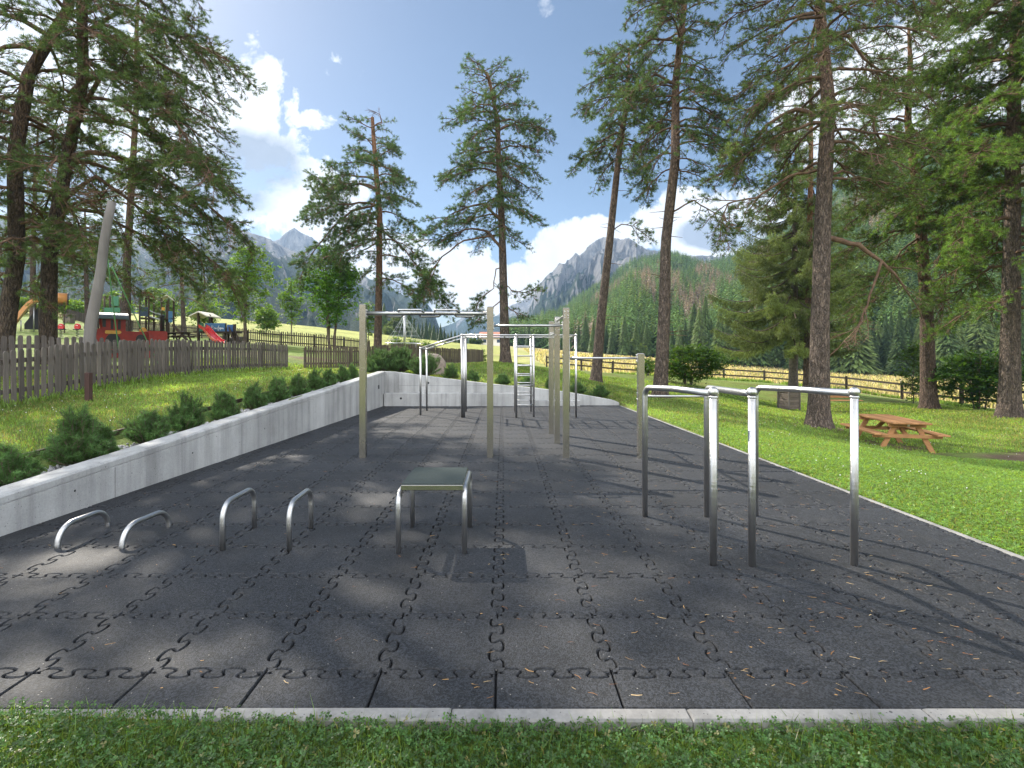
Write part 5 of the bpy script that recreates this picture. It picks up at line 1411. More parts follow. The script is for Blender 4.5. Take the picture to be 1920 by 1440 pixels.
def playhouse():
    Y = 36.0; g = gz(ux(400, Y), Y)
    t = empty('playhouse', (ux(400, Y), Y, g), 'small gabled playhouse on posts with a glossy red slide and blue panels with white writing', 'playhouse')
    D = 1.15
    for px, dy, top in ((368.5, .3, 590), (378, -.4, 588), (384, .9, 590), (393.5, 0, 590), (423, 0, 606), (438, 0, 608), (414, 1.0, 607), (427, 1.0, 606)):
        x = ux(px, Y); z = at(px, top, Y).z; gg = gz(x, Y + dy); a = MB(); a.box((x, Y + dy, (gg + z) / 2 - .05), (.10, .10, z - gg + .1)); a.build('post', M['dark_wood'], t)
    def panel(x0, y0, x1, y1, dy, mat):
        p, q = at(x0, y1, Y), at(x1, y0, Y); a = MB(); a.box(((p.x + q.x) / 2, Y + dy, (p.z + q.z) / 2), (q.x - p.x, .04, q.z - p.z), bev=.006); return a.build('panel', M[mat], t)
    panel(369, 604.5, 378, 621.5, .2, 'green'); pb = panel(386, 606, 423, 622, -.08, 'blue'); panel(427, 609, 438, 622.5, -.08, 'blue2')
    # handwriting on the blue panel
    a = MB(); z = lambda x, y: tuple(at(x, y, Y) + Vector((0, -.112, 0)))
    W_ = [[(401.5, 612), (398.3, 611), (398.6, 617), (401, 617.4)], [(398.5, 614), (401, 614)], [(404.8, 614.6), (403, 614.4), (402.6, 616.6), (404, 617.4), (405, 615), (405.2, 617.4)], [(406, 614.6), (406.4, 617.2), (408, 617), (408.2, 614.5), (408.6, 617.3)],
          [(412.6, 611.4), (411.2, 611.4), (410.4, 615), (409.6, 619.4), (411, 619.8), (412.6, 616), (411.4, 614.6)], [(414.8, 614.4), (413.4, 614.8), (413.6, 616.6), (415, 616.4), (415, 614.4), (415.2, 618.6), (413.8, 619)], [(416.6, 615), (416.4, 616.8), (417.6, 617), (418, 615.2), (416.8, 615)], [(418.8, 615), (419, 617.2), (419.4, 615.4), (420.4, 615.4), (420.8, 617.6)]]
    for st in W_: a.tube([z(*p) for p in st], .016, 5)
    a.build('writing', M['white'], pb)
    p, q = at(367, 622, Y), at(440, 622.5, Y); a = MB(); a.box(((p.x + q.x) / 2, Y + .35, p.z - .03), (q.x - p.x, 1.3, .09)); a.build('platform', M['dark_wood'], t)
    zr, ze = at(0, 584.5, Y).z, at(0, 593, Y).z; xl, xm, xr = ux(363.5, Y), ux(381, Y), ux(397, Y); a = MB()
    a.prism([(xl, Y - .6, ze), (xm, Y - .6, zr), (xr, Y - .6, ze), (xr, Y - .6, ze - .07), (xm, Y - .6, zr - .08), (xl, Y - .6, ze - .07)], (0, 0, 0), (0, 1.8, 0)); a.build('roof', M['wall_white'], t)
    path = []
    for px, py, dy in ((380, 614, -.35), (385, 616, -.55), (390, 621, -.9), (396, 628, -1.4), (402, 635, -1.9), (408, 640.5, -2.4), (413, 643, -2.8), (417, 643.5, -3.1)): p = at(px, py, Y + dy); path.append(tuple(p))
    a = slide_mesh(path, (.93, .36, 0), .42, .20); a.build('slide', M['red_gloss'], t)
    for dx, dy in ((438, -.1), (428, -.1)):
        a = MB(); p = at(dx, 611, Y); q = at(dx + 13, 646, Y - .9); q.z = gz(q.x, q.y) - .03; a.beam(p, q, .06, .13); a.build('stringer', M['dark_wood'], t)
    a = MB(); p0, q0 = at(428, 622, Y), at(438, 622, Y); p1, q1 = at(441, 645, Y - .9), at(451, 645, Y - .9)
    for k in range(6): f = (k + .5) / 6; a.beam(p0.lerp(p1, f), q0.lerp(q1, f), .06, .04)
    a.build('stair', M['dark_wood'], t)
    # log behind / under
    a = MB(); g2 = gz(ux(415, Y), Y + 1.6); a.tube([(ux(405, Y), Y + 1.6, g2 + .22), (ux(432, Y), Y + 1.7, g2 + .24)], .26, 14); tag(a.build('log', M['fence']), 'thick grey log lying behind the playhouse with the red slide', 'log')
playhouse()

def small_play():
    G = 'red spring riders left of the leaning pole'
    for px, lab in ((115, 'red spring rider, left of two, right of the big dark stem'), (145.5, 'red spring rider, right of two, beside the leaning pale pole')):
        Y = 30.0; x = ux(px, Y); g = gz(x, Y); t = empty('spring_rider', (x, Y, g), lab, 'spring rider', G); c = at(px, 613, Y)
        a = MB(); R = .165; n = 16
        a.prism([Vector((x + R * cos(2 * pi * i / n) * (1.0), Y, c.z + R * 1.15 * sin(2 * pi * i / n))) for i in range(n)], (0, -.05, 0), (0, .05, 0)); a.build('rider_body', M['red_gloss'], t)
        a = MB(); a.tube([(x + .075 * cos(k * .9), Y + .075 * sin(k * .9), g + (c.z - g - .1) * k / 40) for k in range(41)], .014, 5); a.build('spring', M['black'], t)
        a = MB(); a.box((x, Y, c.z - .14), (.42, .2, .05), bev=.01); a.build('seat', M['black'], t)
        a = MB(); a.tube([(x + .05, Y - .18, c.z + .08), (x + .05, Y + .18, c.z + .08)], .016, 6); a.build('handle', M['white'], t)
    Y = 54.0; x = ux(129.5, Y); g = gz(x, Y); t = empty('wooden_hut', (x, Y, g), 'tiny grey wooden hut with a heart-shaped opening near the far fence', 'hut'); w = .72; zt = at(0, 590.5, Y).z
    a = MB(); a.box((x, Y, (g + zt) / 2), (w, .6, zt - g), bev=.01); a.build('hut_body', M['box_wood'], t)
    a = MB(); a.box((x, Y, zt + .04), (w + .14, .76, .08), bev=.01); a.build('roof', M['box_wood'], t)
    a = MB(); hp = []
    for i in range(24):
        th = 2 * pi * i / 24; hp.append(Vector((x + .010 * 16 * sin(th) ** 3, Y - .301, zt - .24 + .010 * (13 * cos(th) - 5 * cos(2 * th) - 2 * cos(3 * th) - cos(4 * th)))))
    a.prism(hp, (0, 0, 0), (0, -.004, 0)); a.build('heart_opening', M['black'], t)
    x, y = ux(334, 31), 31; picnic_table('dark weathered picnic table in the playground left of the playhouse', (x, y, gz(x, y)), 1.2, 1.6, 'dark_wood', .8)
    # rope pyramid
    Y = 44.0; x = ux(758.5, Y); g = gz(x, Y); top = at(758, 586, Y).z
    t = empty('rope_pyramid', (x, Y, g), 'rope climbing pyramid on a single steel mast behind the brown picket fence', 'climbing net')
    a = MB(); a.tube([(x, Y, g - .1), (x, Y, top)], .10, 12); a.build('mast', M['steel'], t)
    R = 1.62; zr = at(0, 643.5, Y).z; a = MB(); a.tube([(x + R * cos(2 * pi * i / 24), Y + R * sin(2 * pi * i / 24), zr) for i in range(24)], .028, 6, closed=True)
    for i in range(4): an = pi / 4 + i * pi / 2; a.tube([(x + R * cos(an), Y + R * sin(an), g - .05), (x + R * cos(an), Y + R * sin(an), zr)], .03, 6)
    a.build('ring', M['steel'], t)
    a = MB()
    for i in range(14):
        an = 2 * pi * i / 14; a.tube([(x, Y, top - .15), (x + R * cos(an), Y + R * sin(an), zr)], .011, 4)
    for f in (.3, .45, .6, .75, .88): a.tube([(x + R * f * cos(2 * pi * i / 14), Y + R * f * sin(2 * pi * i / 14), top - .15 + (zr - top + .15) * f) for i in range(14)], .010, 4, closed=True)
    a.build('net', M['rope_grey'], t)
small_play()
# ------------------------------------------------------------------ mountains, wooded hill, valley trees
def mountain(name, sil, px0, px1, Yf, Yr, zf, mat, seed, nx=260, nt=90, amp=.10, jag=3.0, shape=1.25, rel=0.0):
    """a ridge with ribs and gullies: a height field between its foot at Yf and its crest at Yr, then down the far side"""
    px = np.linspace(px0, px1, nx); py = np.interp(px, [p[0] for p in sil], [p[1] for p in sil])
    t = np.concatenate([np.linspace(0, 1, nt), np.linspace(1.02, 1.35, 8)])
    PX, T = np.meshgrid(px, t)
    yr = Yr * (1 + .10 * (fbm(px / 140.0, px * 0, o=3, seed=seed) - .5))
    Y = Yf + (yr - Yf)[None, :] * T
    zr = H + (CY - py) / FX * yr
    tt = np.clip(T, 0, 1)
    step = tt + .05 * np.sin(tt * 17 + 3 * fbm(PX / 60.0, T * 2, o=3, seed=seed + 2) * 3)
    sh = np.clip(step, 0, 1) ** shape
    Z = zf + (zr - zf)[None, :] * sh
    ribs = ridged(PX / 34.0 + .8 * fbm(PX / 50.0, T * 3, o=2, seed=seed + 5), T * 2.2, 5, seed + 1) - .45
    ribs2 = ridged(PX / 9.0 + 1.2 * T, T * 7, 4, seed + 3) - .45
    env = np.sin(pi * np.clip(tt, 0, 1) ** 1.1) ** .7
    hgt = (zr - zf)[None, :]
    Z = Z + hgt * env * (amp * ribs + amp * .28 * ribs2)
    Yd = Y - (yr - Yf)[None, :] * env * (amp * .9 * ribs + .25 * amp * ribs2)
    top = (T > .93) & (T < 1.01)
    j = (ridged(px / 7.0, px * 0 + 3, 4, seed + 8) - .5) * jag
    Z = Z + np.where(T >= .97, 1.0, np.clip((T - .8) / .17, 0, 1))[...] * j[None, :]
    # keep everything in front of the crest below the line of sight to the crest
    lim = H + ((zr + j - H) / yr)[None, :] * Yd * (1 - .004)
    Z = np.where(T < .995, np.minimum(Z, lim - .3), Z)
    Z = np.where(T > 1.0, zr[None, :] + j[None, :] - (T - 1) / .35 * (zr - zf)[None, :] * .9, Z)
    X = (PX - CX) / FX * Y
    V = np.stack([X.ravel(), Yd.ravel(), Z.ravel()], 1); m = nx
    i, k = np.meshgrid(np.arange(len(t) - 1), np.arange(nx - 1), indexing='ij'); a = (i * m + k).ravel()
    return tag(np_mesh(name, V, np.stack([a, a + 1, a + m + 1, a + m], 1), mat, None, None, True), kind='structure')
mountain('mountain_range', [(-900, 330), (-300, 350), (0, 400), (200, 430), (330, 452), (394, 435), (405, 421), (417, 415), (429, 421), (441, 421), (456, 431), (483, 440), (508, 449), (522, 457), (620, 500), (719, 530), (747, 548), (765, 556), (781, 563), (799, 566), (813, 583), (823, 612), (840, 628), (870, 640)],
         -900, 866, 210, 820, 8, m_rock('left_mountain_rock', zveg=45, zrock=175, bias=.1), 3, nx=420, nt=110, amp=.11, jag=3.5)
mountain('rock_peak', [(380, 480), (523, 449), (530, 441), (538, 434), (551, 427), (563, 435), (579, 442), (598, 448), (607, 458), (640, 500), (720, 560)], 470, 720, 850, 1080, 60, m_rock('peak_rock', zveg=60, zrock=150, bias=-.5), 8, nx=160, nt=60, amp=.10, jag=3.0)
mountain('far_range', [(700, 600), (800, 600), (826, 614), (850, 606), (860, 600), (871, 592), (880, 590), (892, 596), (905, 598), (930, 588), (957, 573), (975, 566), (994, 556), (1060, 530), (1120, 540)], 740, 1110, 900, 1450, 5, m_rock('far_rock', zveg=60, zrock=160, bias=-.1), 14, nx=160, nt=50, amp=.08, jag=3.0)
mountain('rock_massif', [(930, 640), (960, 612), (985, 590), (1001, 556), (1004, 541), (1011, 532), (1020, 523), (1028, 515), (1037, 507), (1049, 493), (1059, 493), (1064, 485), (1071, 475), (1079, 467), (1086, 473), (1096, 463), (1114, 453), (1131, 444), (1147, 443), (1164, 449), (1179, 446), (1193, 457), (1210, 466), (1300, 480), (1500, 470)],
         925, 1480, 420, 960, 8, m_rock('massif_rock', zveg=50, zrock=190, bias=.0), 21, nx=330, nt=110, amp=.13, jag=3.2, shape=1.1)
HILL = [(930, 640), (957, 620), (1004, 607), (1056, 587), (1083, 563), (1121, 540), (1143, 530), (1160, 511), (1181, 496), (1210, 485), (1239, 480), (1267, 480), (1303, 492), (1330, 496), (1400, 470), (1480, 420), (1580, 350), (1680, 290), (1770, 250), (1900, 215), (2200, 160), (2700, 140)]
HF = [(930, 640), (960, 150), (1150, 122), (1400, 104), (1780, 96), (2700, 100)]
HPX = [930, 960, 1150, 1400, 1780, 2700]; HYF = [150, 148, 122, 104, 94, 96]
def hill():
    px0, px1, nx, nt, Yr = 930, 2700, 260, 70, 430
    px = np.linspace(px0, px1, nx); t = np.concatenate([np.linspace(0, 1, nt), [1.1, 1.3]])
    PX, T = np.meshgrid(px, t); yf = np.interp(px, HPX, HYF); Y = yf[None] + (Yr - yf)[None] * T
    zr = H + (CY - np.interp(px, [p[0] for p in HILL], [p[1] for p in HILL])) / FX * Yr
    zf = gz_arr((px - CX) / FX * yf, yf) - .4
    Z = zf[None] + (zr - zf)[None] * np.clip(T, 0, 1) ** .92 + (fbm(PX / 60.0, T * 4, o=3, seed=31) - .5) * 16 * np.sin(pi * np.clip(T, 0, 1))
    lim = H + ((zr - H) / Yr)[None] * Y - .8; Z = np.where((T < 1) & (T > .05), np.minimum(Z, lim), Z); Z = np.where(T > 1, zr[None] - (T - 1) * 60, Z)
    V = np.stack([((PX - CX) / FX * Y).ravel(), Y.ravel(), Z.ravel()], 1); i, k = np.meshgrid(np.arange(len(t) - 1), np.arange(nx - 1), indexing='ij'); a = (i * nx + k).ravel()
    g = N('forest_floor'); p = g.pos(); c = g.mix(g.ramp(g.noise(p, .05, 4), [(.35, 0), (.65, 1)]), (.06, .085, .03), (.13, .14, .06))
    tag(np_mesh('wooded_hill', V, np.stack([a, a + 1, a + nx + 1, a + nx], 1), g.out(g.principled(c, .9, 0, .1)), None, None, True), kind='structure')
    # the wood on it: thousands of spruces that read as one mass
    rng = np.random.default_rng(4); n = 15000
    fp = px0 + 12 + (2150 - px0) * rng.random(n) ** 1.0; ft = rng.random(n) ** 1.25
    pf = (fp - px0) / (px1 - px0) * (nx - 1); tf = ft * (nt - 1); i0 = np.floor(tf).astype(int); k0 = np.floor(pf).astype(int); i1 = np.minimum(i0 + 1, nt - 1); k1 = np.minimum(k0 + 1, nx - 1); u, w = tf - i0, pf - k0
    def S(A): return (A[i0, k0] * (1 - u) * (1 - w) + A[i1, k0] * u * (1 - w) + A[i0, k1] * (1 - u) * w + A[i1, k1] * u * w)
    bx, by, bz = S((PX - CX) / FX * Y), S(Y), S(Z)
    dead = fbm(fp / 55.0 + 7, ft * 5.5, o=3, seed=77); dead = (dead > .61) & (ft < .62) & (fp > 1060)
    light = fbm(fp / 40.0, ft * 6, o=2, seed=78)
    Vs, Fs, Cs = [], [], []; k = 0
    protos = [conifer_arrays(s, 1, .17 + .015 * s, 46, (1, 1, 1)) for s in range(6)]
    for q in range(n):
        v, f, c = protos[q % 6]; h = rng.uniform(3.6, 7.2) * (1 + .3 * (1 - ft[q])); a = rng.random() * 6.28; ca, sa = cos(a), sin(a); wv = rng.uniform(.85, 1.25)
        vv = np.stack([(v[:, 0] * ca - v[:, 1] * sa) * h * wv + bx[q], (v[:, 0] * sa + v[:, 1] * ca) * h * wv + by[q], v[:, 2] * h + bz[q]], 1)
        base = np.array((.24, .19, .155)) if dead[q] and rng.random() < .75 else (np.array((.085, .145, .045)) * (.6 + .9 * light[q]) if rng.random() < .8 else np.array((.14, .20, .06)))
        Vs.append(vv); Fs.append(f + k); k += len(v); Cs.append(c * base * rng.uniform(.75, 1.25))
    tag(np_mesh('forest', np.concatenate(Vs), np.concatenate(Fs), M['spruce'], None, np.concatenate(Cs)), kind='stuff')
    print('forest', k)
hill()

def edge_trees():
    """single trees one can tell apart along the edge of the meadow"""
    rnd = random.Random(9)
    def proto(seed, h, r, col, name='spruce_tree'):
        v, f, c = conifer_arrays(seed, h, r, 2800, col, .08)
        me_o = np_mesh('crown', v, f, M['spruce'], None, c); tr = MB(); tr.tube([(0, 0, -.5), (0, 0, h * .5), (0, 0, h * .96)], [h * .016, h * .010, .01], 7); to = tr.build('trunk', M['bark_grey'])
        return me_o.data, to.data, me_o, to
    kinds = []
    for s, (h, r, col) in enumerate([(10, 1.9, (.10, .15, .05)), (11.5, 2.2, (.12, .175, .055)), (9, 2.1, (.145, .20, .065)), (12, 2.0, (.07, .11, .04))]):
        a, b, o1, o2 = proto(100 + s, h, r, col); kinds.append((a, b, h)); bpy.data.objects.remove(o1); bpy.data.objects.remove(o2)
    G = 'spruces standing along the edge of the hay meadow'
    def put(x, y, h, k, lab, grp):
        z = gz(x, y); t = empty('spruce_tree', (x, y, z), lab, 'tree', grp); c, b, hh = kinds[k]; s = h / hh
        for nm, me in (('crown', c), ('trunk', b)):
            o = bpy.data.objects.new(nm, me); COL.objects.link(o); o.parent = t
        t.scale = (s * rnd.uniform(.9, 1.15),) * 2 + (s,); t.rotation_euler = (0, 0, rnd.random() * 6.3)
    for i in range(74):
        px = 1085 + (1960 - 1085) * (i + rnd.uniform(-.35, .35)) / 73; Y = float(np.interp(px, HPX, HYF)) - rnd.uniform(-3, 7)
        put(ux(px, Y), Y, rnd.uniform(6.5, 9) if px < 1300 else rnd.uniform(9, 14.5), rnd.randrange(4), 'sunlit spruce in the row at the foot of the wooded hill, behind the hay meadow', G)
    G2 = 'dark spruces along the far end of the valley meadow'
    for i, px in enumerate([712, 720, 729, 737, 768, 776, 784, 792, 799, 806, 813, 820, 826, 833, 840, 846, 853, 860, 867, 874, 882, 890, 897, 905, 914, 950, 958, 966, 975, 984, 992, 1000, 1009, 1018, 1027, 1036, 1046, 1055, 1066, 1077]):
        Y = 146 + rnd.uniform(-4, 6); h = (8.5 if px in (720, 768) else 5.2 if px < 830 else 3.6 if px < 930 else 6.0) * rnd.uniform(.8, 1.15)
        put(ux(px, Y), Y, h, 3 if rnd.random() < .6 else 0, 'small dark spruce in the distant row across the far end of the valley meadow', G2)
    G3 = 'round pale green trees at the foot of the wooded hill'
    for i, (px, Y, top, half, lab) in enumerate([(1182, 116, 640, 12, 'left of two beside the low pull-up bar'), (1200, 113, 645, 11, 'right of two beside the low pull-up bar'), (1612, 93, 628, 14, 'behind the picnic table lawn')]):
        LB('round_tree', 'round pale green tree at the meadow edge, ' + lab, 'tree', px, Y, top, half, 90 + i, (.13, .19, .08), n_cl=60, per=32, leaf=.34, cl_r=.62, th=.1, trunk_r=.09, group=G3)
    LB('round_tree', 'broad rounded tree far beyond the rope pyramid', 'tree', 745, 120, 596, 20, 95, (.09, .13, .05), n_cl=110, per=36, leaf=.42, cl_r=.85, th=.08, trunk_r=.12)
    LB('round_tree', 'pale rounded tree far off, left of the broad one behind the rope pyramid', 'tree', 728, 116, 612, 10, 96, (.12, .17, .08), n_cl=50, per=32, leaf=.36, cl_r=.6, th=.08, trunk_r=.09)
    for i, (px, top, half) in enumerate([(888, 636, 8), (901, 637, 7)]):
        LB('round_tree', 'tiny round tree beside the distant red-roofed house, ' + ('left one' if i == 0 else 'right one'), 'tree', px, 138, top, half, 97 + i, (.06, .10, .035), n_cl=36, per=28, leaf=.36, cl_r=.5, th=.08, trunk_r=.08, group='tiny trees beside the distant house')
    # distant house
    Y = 140; x = ux(922, Y); z = gz(x, Y); t = empty('house', (x, Y, z), 'distant low house with a pale red roof behind the tall free-standing pine', 'house')
    a = MB(); a.box((x, Y, z + 1.0), (5.6, 4.5, 2.6)); a.build('wall', M['wall_white'], t)
    a = MB(); a.prism([(x - 3.3, Y - 2.7, z + 2.0), (x - 3.3, Y, z + 3.6), (x - 3.3, Y + 2.7, z + 2.0), (x - 3.3, Y + 2.7, z + 1.85), (x - 3.3, Y, z + 3.4), (x - 3.3, Y - 2.7, z + 1.85)], (0, 0, 0), (6.6, 0, 0)); a.build('roof', M['roof_tile'], t)
    for dx in (-1.8, 0, 1.8): a = MB(); a.box((x + dx, Y - 2.252, z + 1.1), (.8, .02, .9)); a.build('window', M['navy'], t)
edge_trees()

# ------------------------------------------------------------------ grass, clover, needle litter
def blades(name, pts, hs, ws, mat, cols, seed, lean=.5):
    rng = np.random.default_rng(seed); n = len(pts); P_ = np.array(pts); a = rng.random(n) * 2 * pi; b = rng.random(n) * 2 * pi; hs = np.array(hs)[:, None]; ws = np.array(ws)[:, None]
    side = np.stack([np.cos(a), np.sin(a), 0 * a], 1); ld = np.stack([np.cos(b), np.sin(b), 0 * b], 1) * (lean * rng.random((n, 1)))
    v0 = P_ - side * ws / 2; v1 = P_ + side * ws / 2; mid = P_ + (np.array([[0, 0, .62]]) + ld * .35) * hs; v2 = mid + side * ws * .36; v3 = mid - side * ws * .36; tip = P_ + (np.array([[0, 0, .95]]) + ld) * hs
    V = np.stack([v0, v1, v2, v0, v2, v3, v3, v2, tip], 1).reshape(-1, 3)
    return tag(np_mesh(name, V, np.arange(len(V)).reshape(-1, 3), mat, None, np.repeat(np.array(cols), 9, 0)), kind='stuff')
def clover(name, pts, rs, mat, cols, seed):
    rng = np.random.default_rng(seed); n = len(pts); P_ = np.array(pts); rs = np.array(rs)[:, None, None]
    T = []
    for k in range(3):
        a = 2 * pi * k / 3; d = np.array([cos(a), sin(a), .12]); s = np.array([-sin(a), cos(a), 0])
        o, l, m1, tp, m2, rr = 0 * d, d * .55 + s * .42 + [0, 0, .10], d * .98 + s * .30, d * .92, d * .98 - s * .30, d * .55 - s * .42 + [0, 0, .10]
        T += [o, l, m1, o, m1, tp, o, tp, m2, o, m2, rr]
    T = np.array(T)
    a = rng.random(n) * 2 * pi; ca, sa = np.cos(a), np.sin(a)
    X = T[None, :, 0] * ca[:, None] - T[None, :, 1] * sa[:, None]; Yy = T[None, :, 0] * sa[:, None] + T[None, :, 1] * ca[:, None]
    tx, ty = rng.normal(size=n) * .38, rng.normal(size=n) * .38
    Z = T[None, :, 2] + X * tx[:, None] + Yy * ty[:, None]
    V = P_[:, None] + np.stack([X, Yy, Z], 2) * rs
    return tag(np_mesh(name, V.reshape(-1, 3), np.arange(V.shape[0] * V.shape[1]).reshape(-1, 3), mat, None, np.repeat(np.array(cols), len(T), 0)), kind='stuff')
def lawns():
    rng = np.random.default_rng(12)
    GR = np.array((.170, .265, .066)); CL = np.array((.100, .20, .062)); YL = np.array((.27, .26, .11))
    # foreground strip of clover and grass in front of the kerb
    n = 15000; x = rng.uniform(-2.4, 2.4, n); y = 2.152 - rng.random(n) ** .95 * .62; z0 = gz_arr(x, y)
    h = (.018 + .052 * rng.random(n)) * (.75 + .5 * fbm(x * 5, y * 5, o=2, seed=3)); c = CL * (.45 + .8 * rng.random((n, 1))) * (1 + .35 * (fbm(x * 3, y * 3, o=2, seed=8) - .5)[:, None])
    k = rng.random(n) < .04; c[k] = YL * .9
    clover('clover', np.stack([x, y, z0 + h], 1), .0085 + .0065 * rng.random(n), M['grass'], c, 1)
    n = 16000; x = rng.uniform(-2.4, 2.4, n); y = 2.156 - rng.random(n) ** .85 * .62; z0 = gz_arr(x, y)
    hh = (.045 + .05 * rng.random(n)); tall = rng.random(n) < .02; hh[tall] *= 1.7
    c = GR * np.array((.7, .75, .75)) * (.6 + .8 * rng.random((n, 1))); k = rng.random(n) < .06; c[k] = YL
    blades('front_grass', np.stack([x, y, z0 - .005], 1), hh, .003 + .002 * rng.random(n), M['grass'], c, 2, .8)
    # lawn right of the floor, thinning with distance
    def field(n, xr, yr, seed, reject):
        r = np.random.default_rng(seed); x = r.uniform(*xr, n * 3); u = r.random(n * 3); y = yr[0] * (yr[1] / yr[0]) ** u
        ok = reject(x, y) & (np.abs(x / y) < 1.05); x, y = x[ok][:n], y[ok][:n]
        return x, y, gz_arr(x, y), r
    TB = np.array([(9.65, 15.9), (5.67, 18.95), (4.06, 22.95), (18.6, 23), (18.3, 18.95), (.1, 23.9), (9.9, 13.2)])
    def soil(x, y):
        d = np.min(np.hypot(x[:, None] - TB[None, :, 0], y[:, None] - TB[None, :, 1]), 1)
        return (((x - 13.2) / 3.4) ** 2 + ((y - 12.0) / .8) ** 2 > 1) & ((d > .75) | (vnoise(x * 7, y * 7, None, 3) > .25 + .9 * (.75 - d)))
    for nm, n, xr, yr, seed, rej in (('lawn_grass', 95000, (3.5, 24), (3.6, 26), 3, lambda x, y: (x > XR(np.minimum(y, 16.3)) + .075) & soil(x, y)), ('lawn_grass', 62000, (-13, -4.9), (4.6, 24), 4, lambda x, y: (x < XL(np.minimum(y, 16.3)) - 1.02)), ('lawn_grass', 26000, (-4.5, 4.2), (16.72, 30), 6, lambda x, y: (y > 16.7) & soil(x, y))):
        x, y, z, r = field(n, xr, yr, seed, rej); m = len(x)
        d = np.hypot(x, y); hh = (.022 + .03 * r.random(m)) * (.7 + .6 * fbm(x * 1.2, y * 1.2, o=3, seed=5)) * (1 + .03 * d); ww = np.maximum(.004, .0011 * d) * (.8 + .5 * r.random(m))
        c = GR * (.7 + .75 * r.random((m, 1))) * (1 + .9 * (fbm(x * .8, y * .8, o=4, seed=6) - .5)[:, None]); k = r.random(m) < .05 + .22 * (fbm(x * .5, y * .5, o=3, seed=15) > .55); c[k] = YL * (.7 + .6 * r.random((k.sum(), 1)))
        blades(nm, np.stack([x, y, z - .004], 1), hh, ww, M['grass'], c, seed, .9)
    x, y, z, r = field(42000, (3.6, 14), (3.6, 12), 13, lambda x, y: (x > XR(np.minimum(y, 16.3)) + .085) & soil(x, y)); m = len(x)
    c = CL * (.75 + .7 * r.random((m, 1))) * np.array((1.7, 1.45, 1.2))
    clover('clover', np.stack([x, y, z + .008 + .025 * r.random(m)], 1), (.010 + .008 * r.random(m)) * (1 + .02 * y), M['grass'], c, 14)
    # white clover heads dotted over the lawns
    fx_, fy_, fz_, r = field(380, (-12, 16), (3.6, 20), 23, lambda x, y: ((x > XR(np.minimum(y, 16.3)) + .2) | (x < XL(np.minimum(y, 16.3)) - 1.1)) & (fbm(x * .7, y * .7, o=2, seed=40) > .5))
    o = np.array([(1, 0, 0), (0, 1, 0), (-1, 0, 0), (0, -1, 0), (0, 0, 1), (0, 0, -1)]) ; f = np.array([(0, 1, 4), (1, 2, 4), (2, 3, 4), (3, 0, 4), (1, 0, 5), (2, 1, 5), (3, 2, 5), (0, 3, 5)])
    V = (np.stack([fx_, fy_, fz_ + .04 + .03 * r.random(len(fx_))], 1)[:, None] + o[None] * (.007 + .004 * r.random((len(fx_), 1, 1)))).reshape(-1, 3)
    tag(np_mesh('clover_flowers', V, (f[None] + 6 * np.arange(len(fx_))[:, None, None]).reshape(-1, 3), M['white']), kind='stuff')
    # long grass and weeds at fence feet and tree feet
    pts = []; hs = []; cs = []; r = np.random.default_rng(17)
    for (xa, ya), (xb, yb), n in (((-9.1, 6.8), (-8.6, 20.9), 2600), ((-8.8, 23.5), (-4.5, 32), 900), ((9.5, 45), (24, 47), 1600), ((24.5, 46), (26, 34), 1500), ((26, 33), (24.3, 27), 1500)):
        f = r.random(n); x = xa + (xb - xa) * f + r.normal(size=n) * .16; y = ya + (yb - ya) * f + r.normal(size=n) * .16; z = gz_arr(x, y)
        for a, b_, c_ in zip(x, y, z): pts.append((a, b_, c_)); hs.append((.05 + .11 * r.random()) * (1 + .02 * b_)); cs.append(GR * (.8 + .7 * r.random()))
    pts = np.array(pts); blades('long_grass', pts, np.array(hs), .0016 * np.hypot(pts[:, 0], pts[:, 1]) + .004, M['grass'], np.array(cs), 18, .7)
    # standing hay just beyond the rail fence
    n = 26000; u = r.random(n); y = 30 * (110 / 30) ** u; x = r.uniform(4, 70, n); fy = np.interp(x, [0, 9.4, 24, 25, 27, 40], [52, 47, 49.5, 38, 20, 0]); ok = (y > fy) & (x / y < 1.02); x, y = x[ok], y[ok]; z = gz_arr(x, y); m = len(x)
    c = np.array((.42, .38, .25)) * (.6 + .7 * r.random((m, 1))); c[r.random(m) < .2] = (.22, .25, .09)
    blades('hay_grass', np.stack([x, y, z - .02], 1), .2 + .35 * r.random(m), .0022 * y, M['grass'], c, 19, .5)
    # pine needles and bark flakes lying on the rubber
    V = []; F = []; C = []; rr = random.Random(6)
    for i in range(1700):
        y = 2.3 * (16 / 2.3) ** (rr.random() ** 1.15); x = rr.uniform(-4.1, 3.8)
        dens = min(1, .18 + .82 * max(0, min(1, (x / y + .15) / .55)))
        if rr.random() > dens: continue
        a = rr.uniform(-.9, .5) if rr.random() < .75 else rr.uniform(0, pi); L = rr.uniform(.02, .05) if rr.random() < .85 else rr.uniform(.010, .022); w = rr.uniform(.0022, .004) if L > .016 else rr.uniform(.004, .009)
        bend = rr.uniform(-.15, .15) * L; z = rr.uniform(.003, .006); n = len(V); ca, sa = cos(a), sin(a); w *= 1 + .05 * y
        for u, v in ((-L / 2, -w / 2), (0, -w / 2 + bend), (L / 2, -w * .3), (L / 2, w * .3), (0, w / 2 + bend), (-L / 2, w / 2)): V.append((x + u * ca - v * sa, y + u * sa + v * ca, z + rr.uniform(0, .002)))
        F += [(n, n + 1, n + 4, n + 5), (n + 1, n + 2, n + 3, n + 4)]; base = rr.choice(((.30, .15, .06), (.42, .25, .10), (.24, .11, .05), (.45, .33, .18), (.30, .20, .11))); C += [np.array(base) * rr.uniform(.7, 1.2)] * 6
    g = N('dry_needles'); tag(np_mesh('needle_litter', V, F, g.out(g.principled(g.col(), .8, 0, .2)), None, np.array(C)), kind='stuff')
lawns()

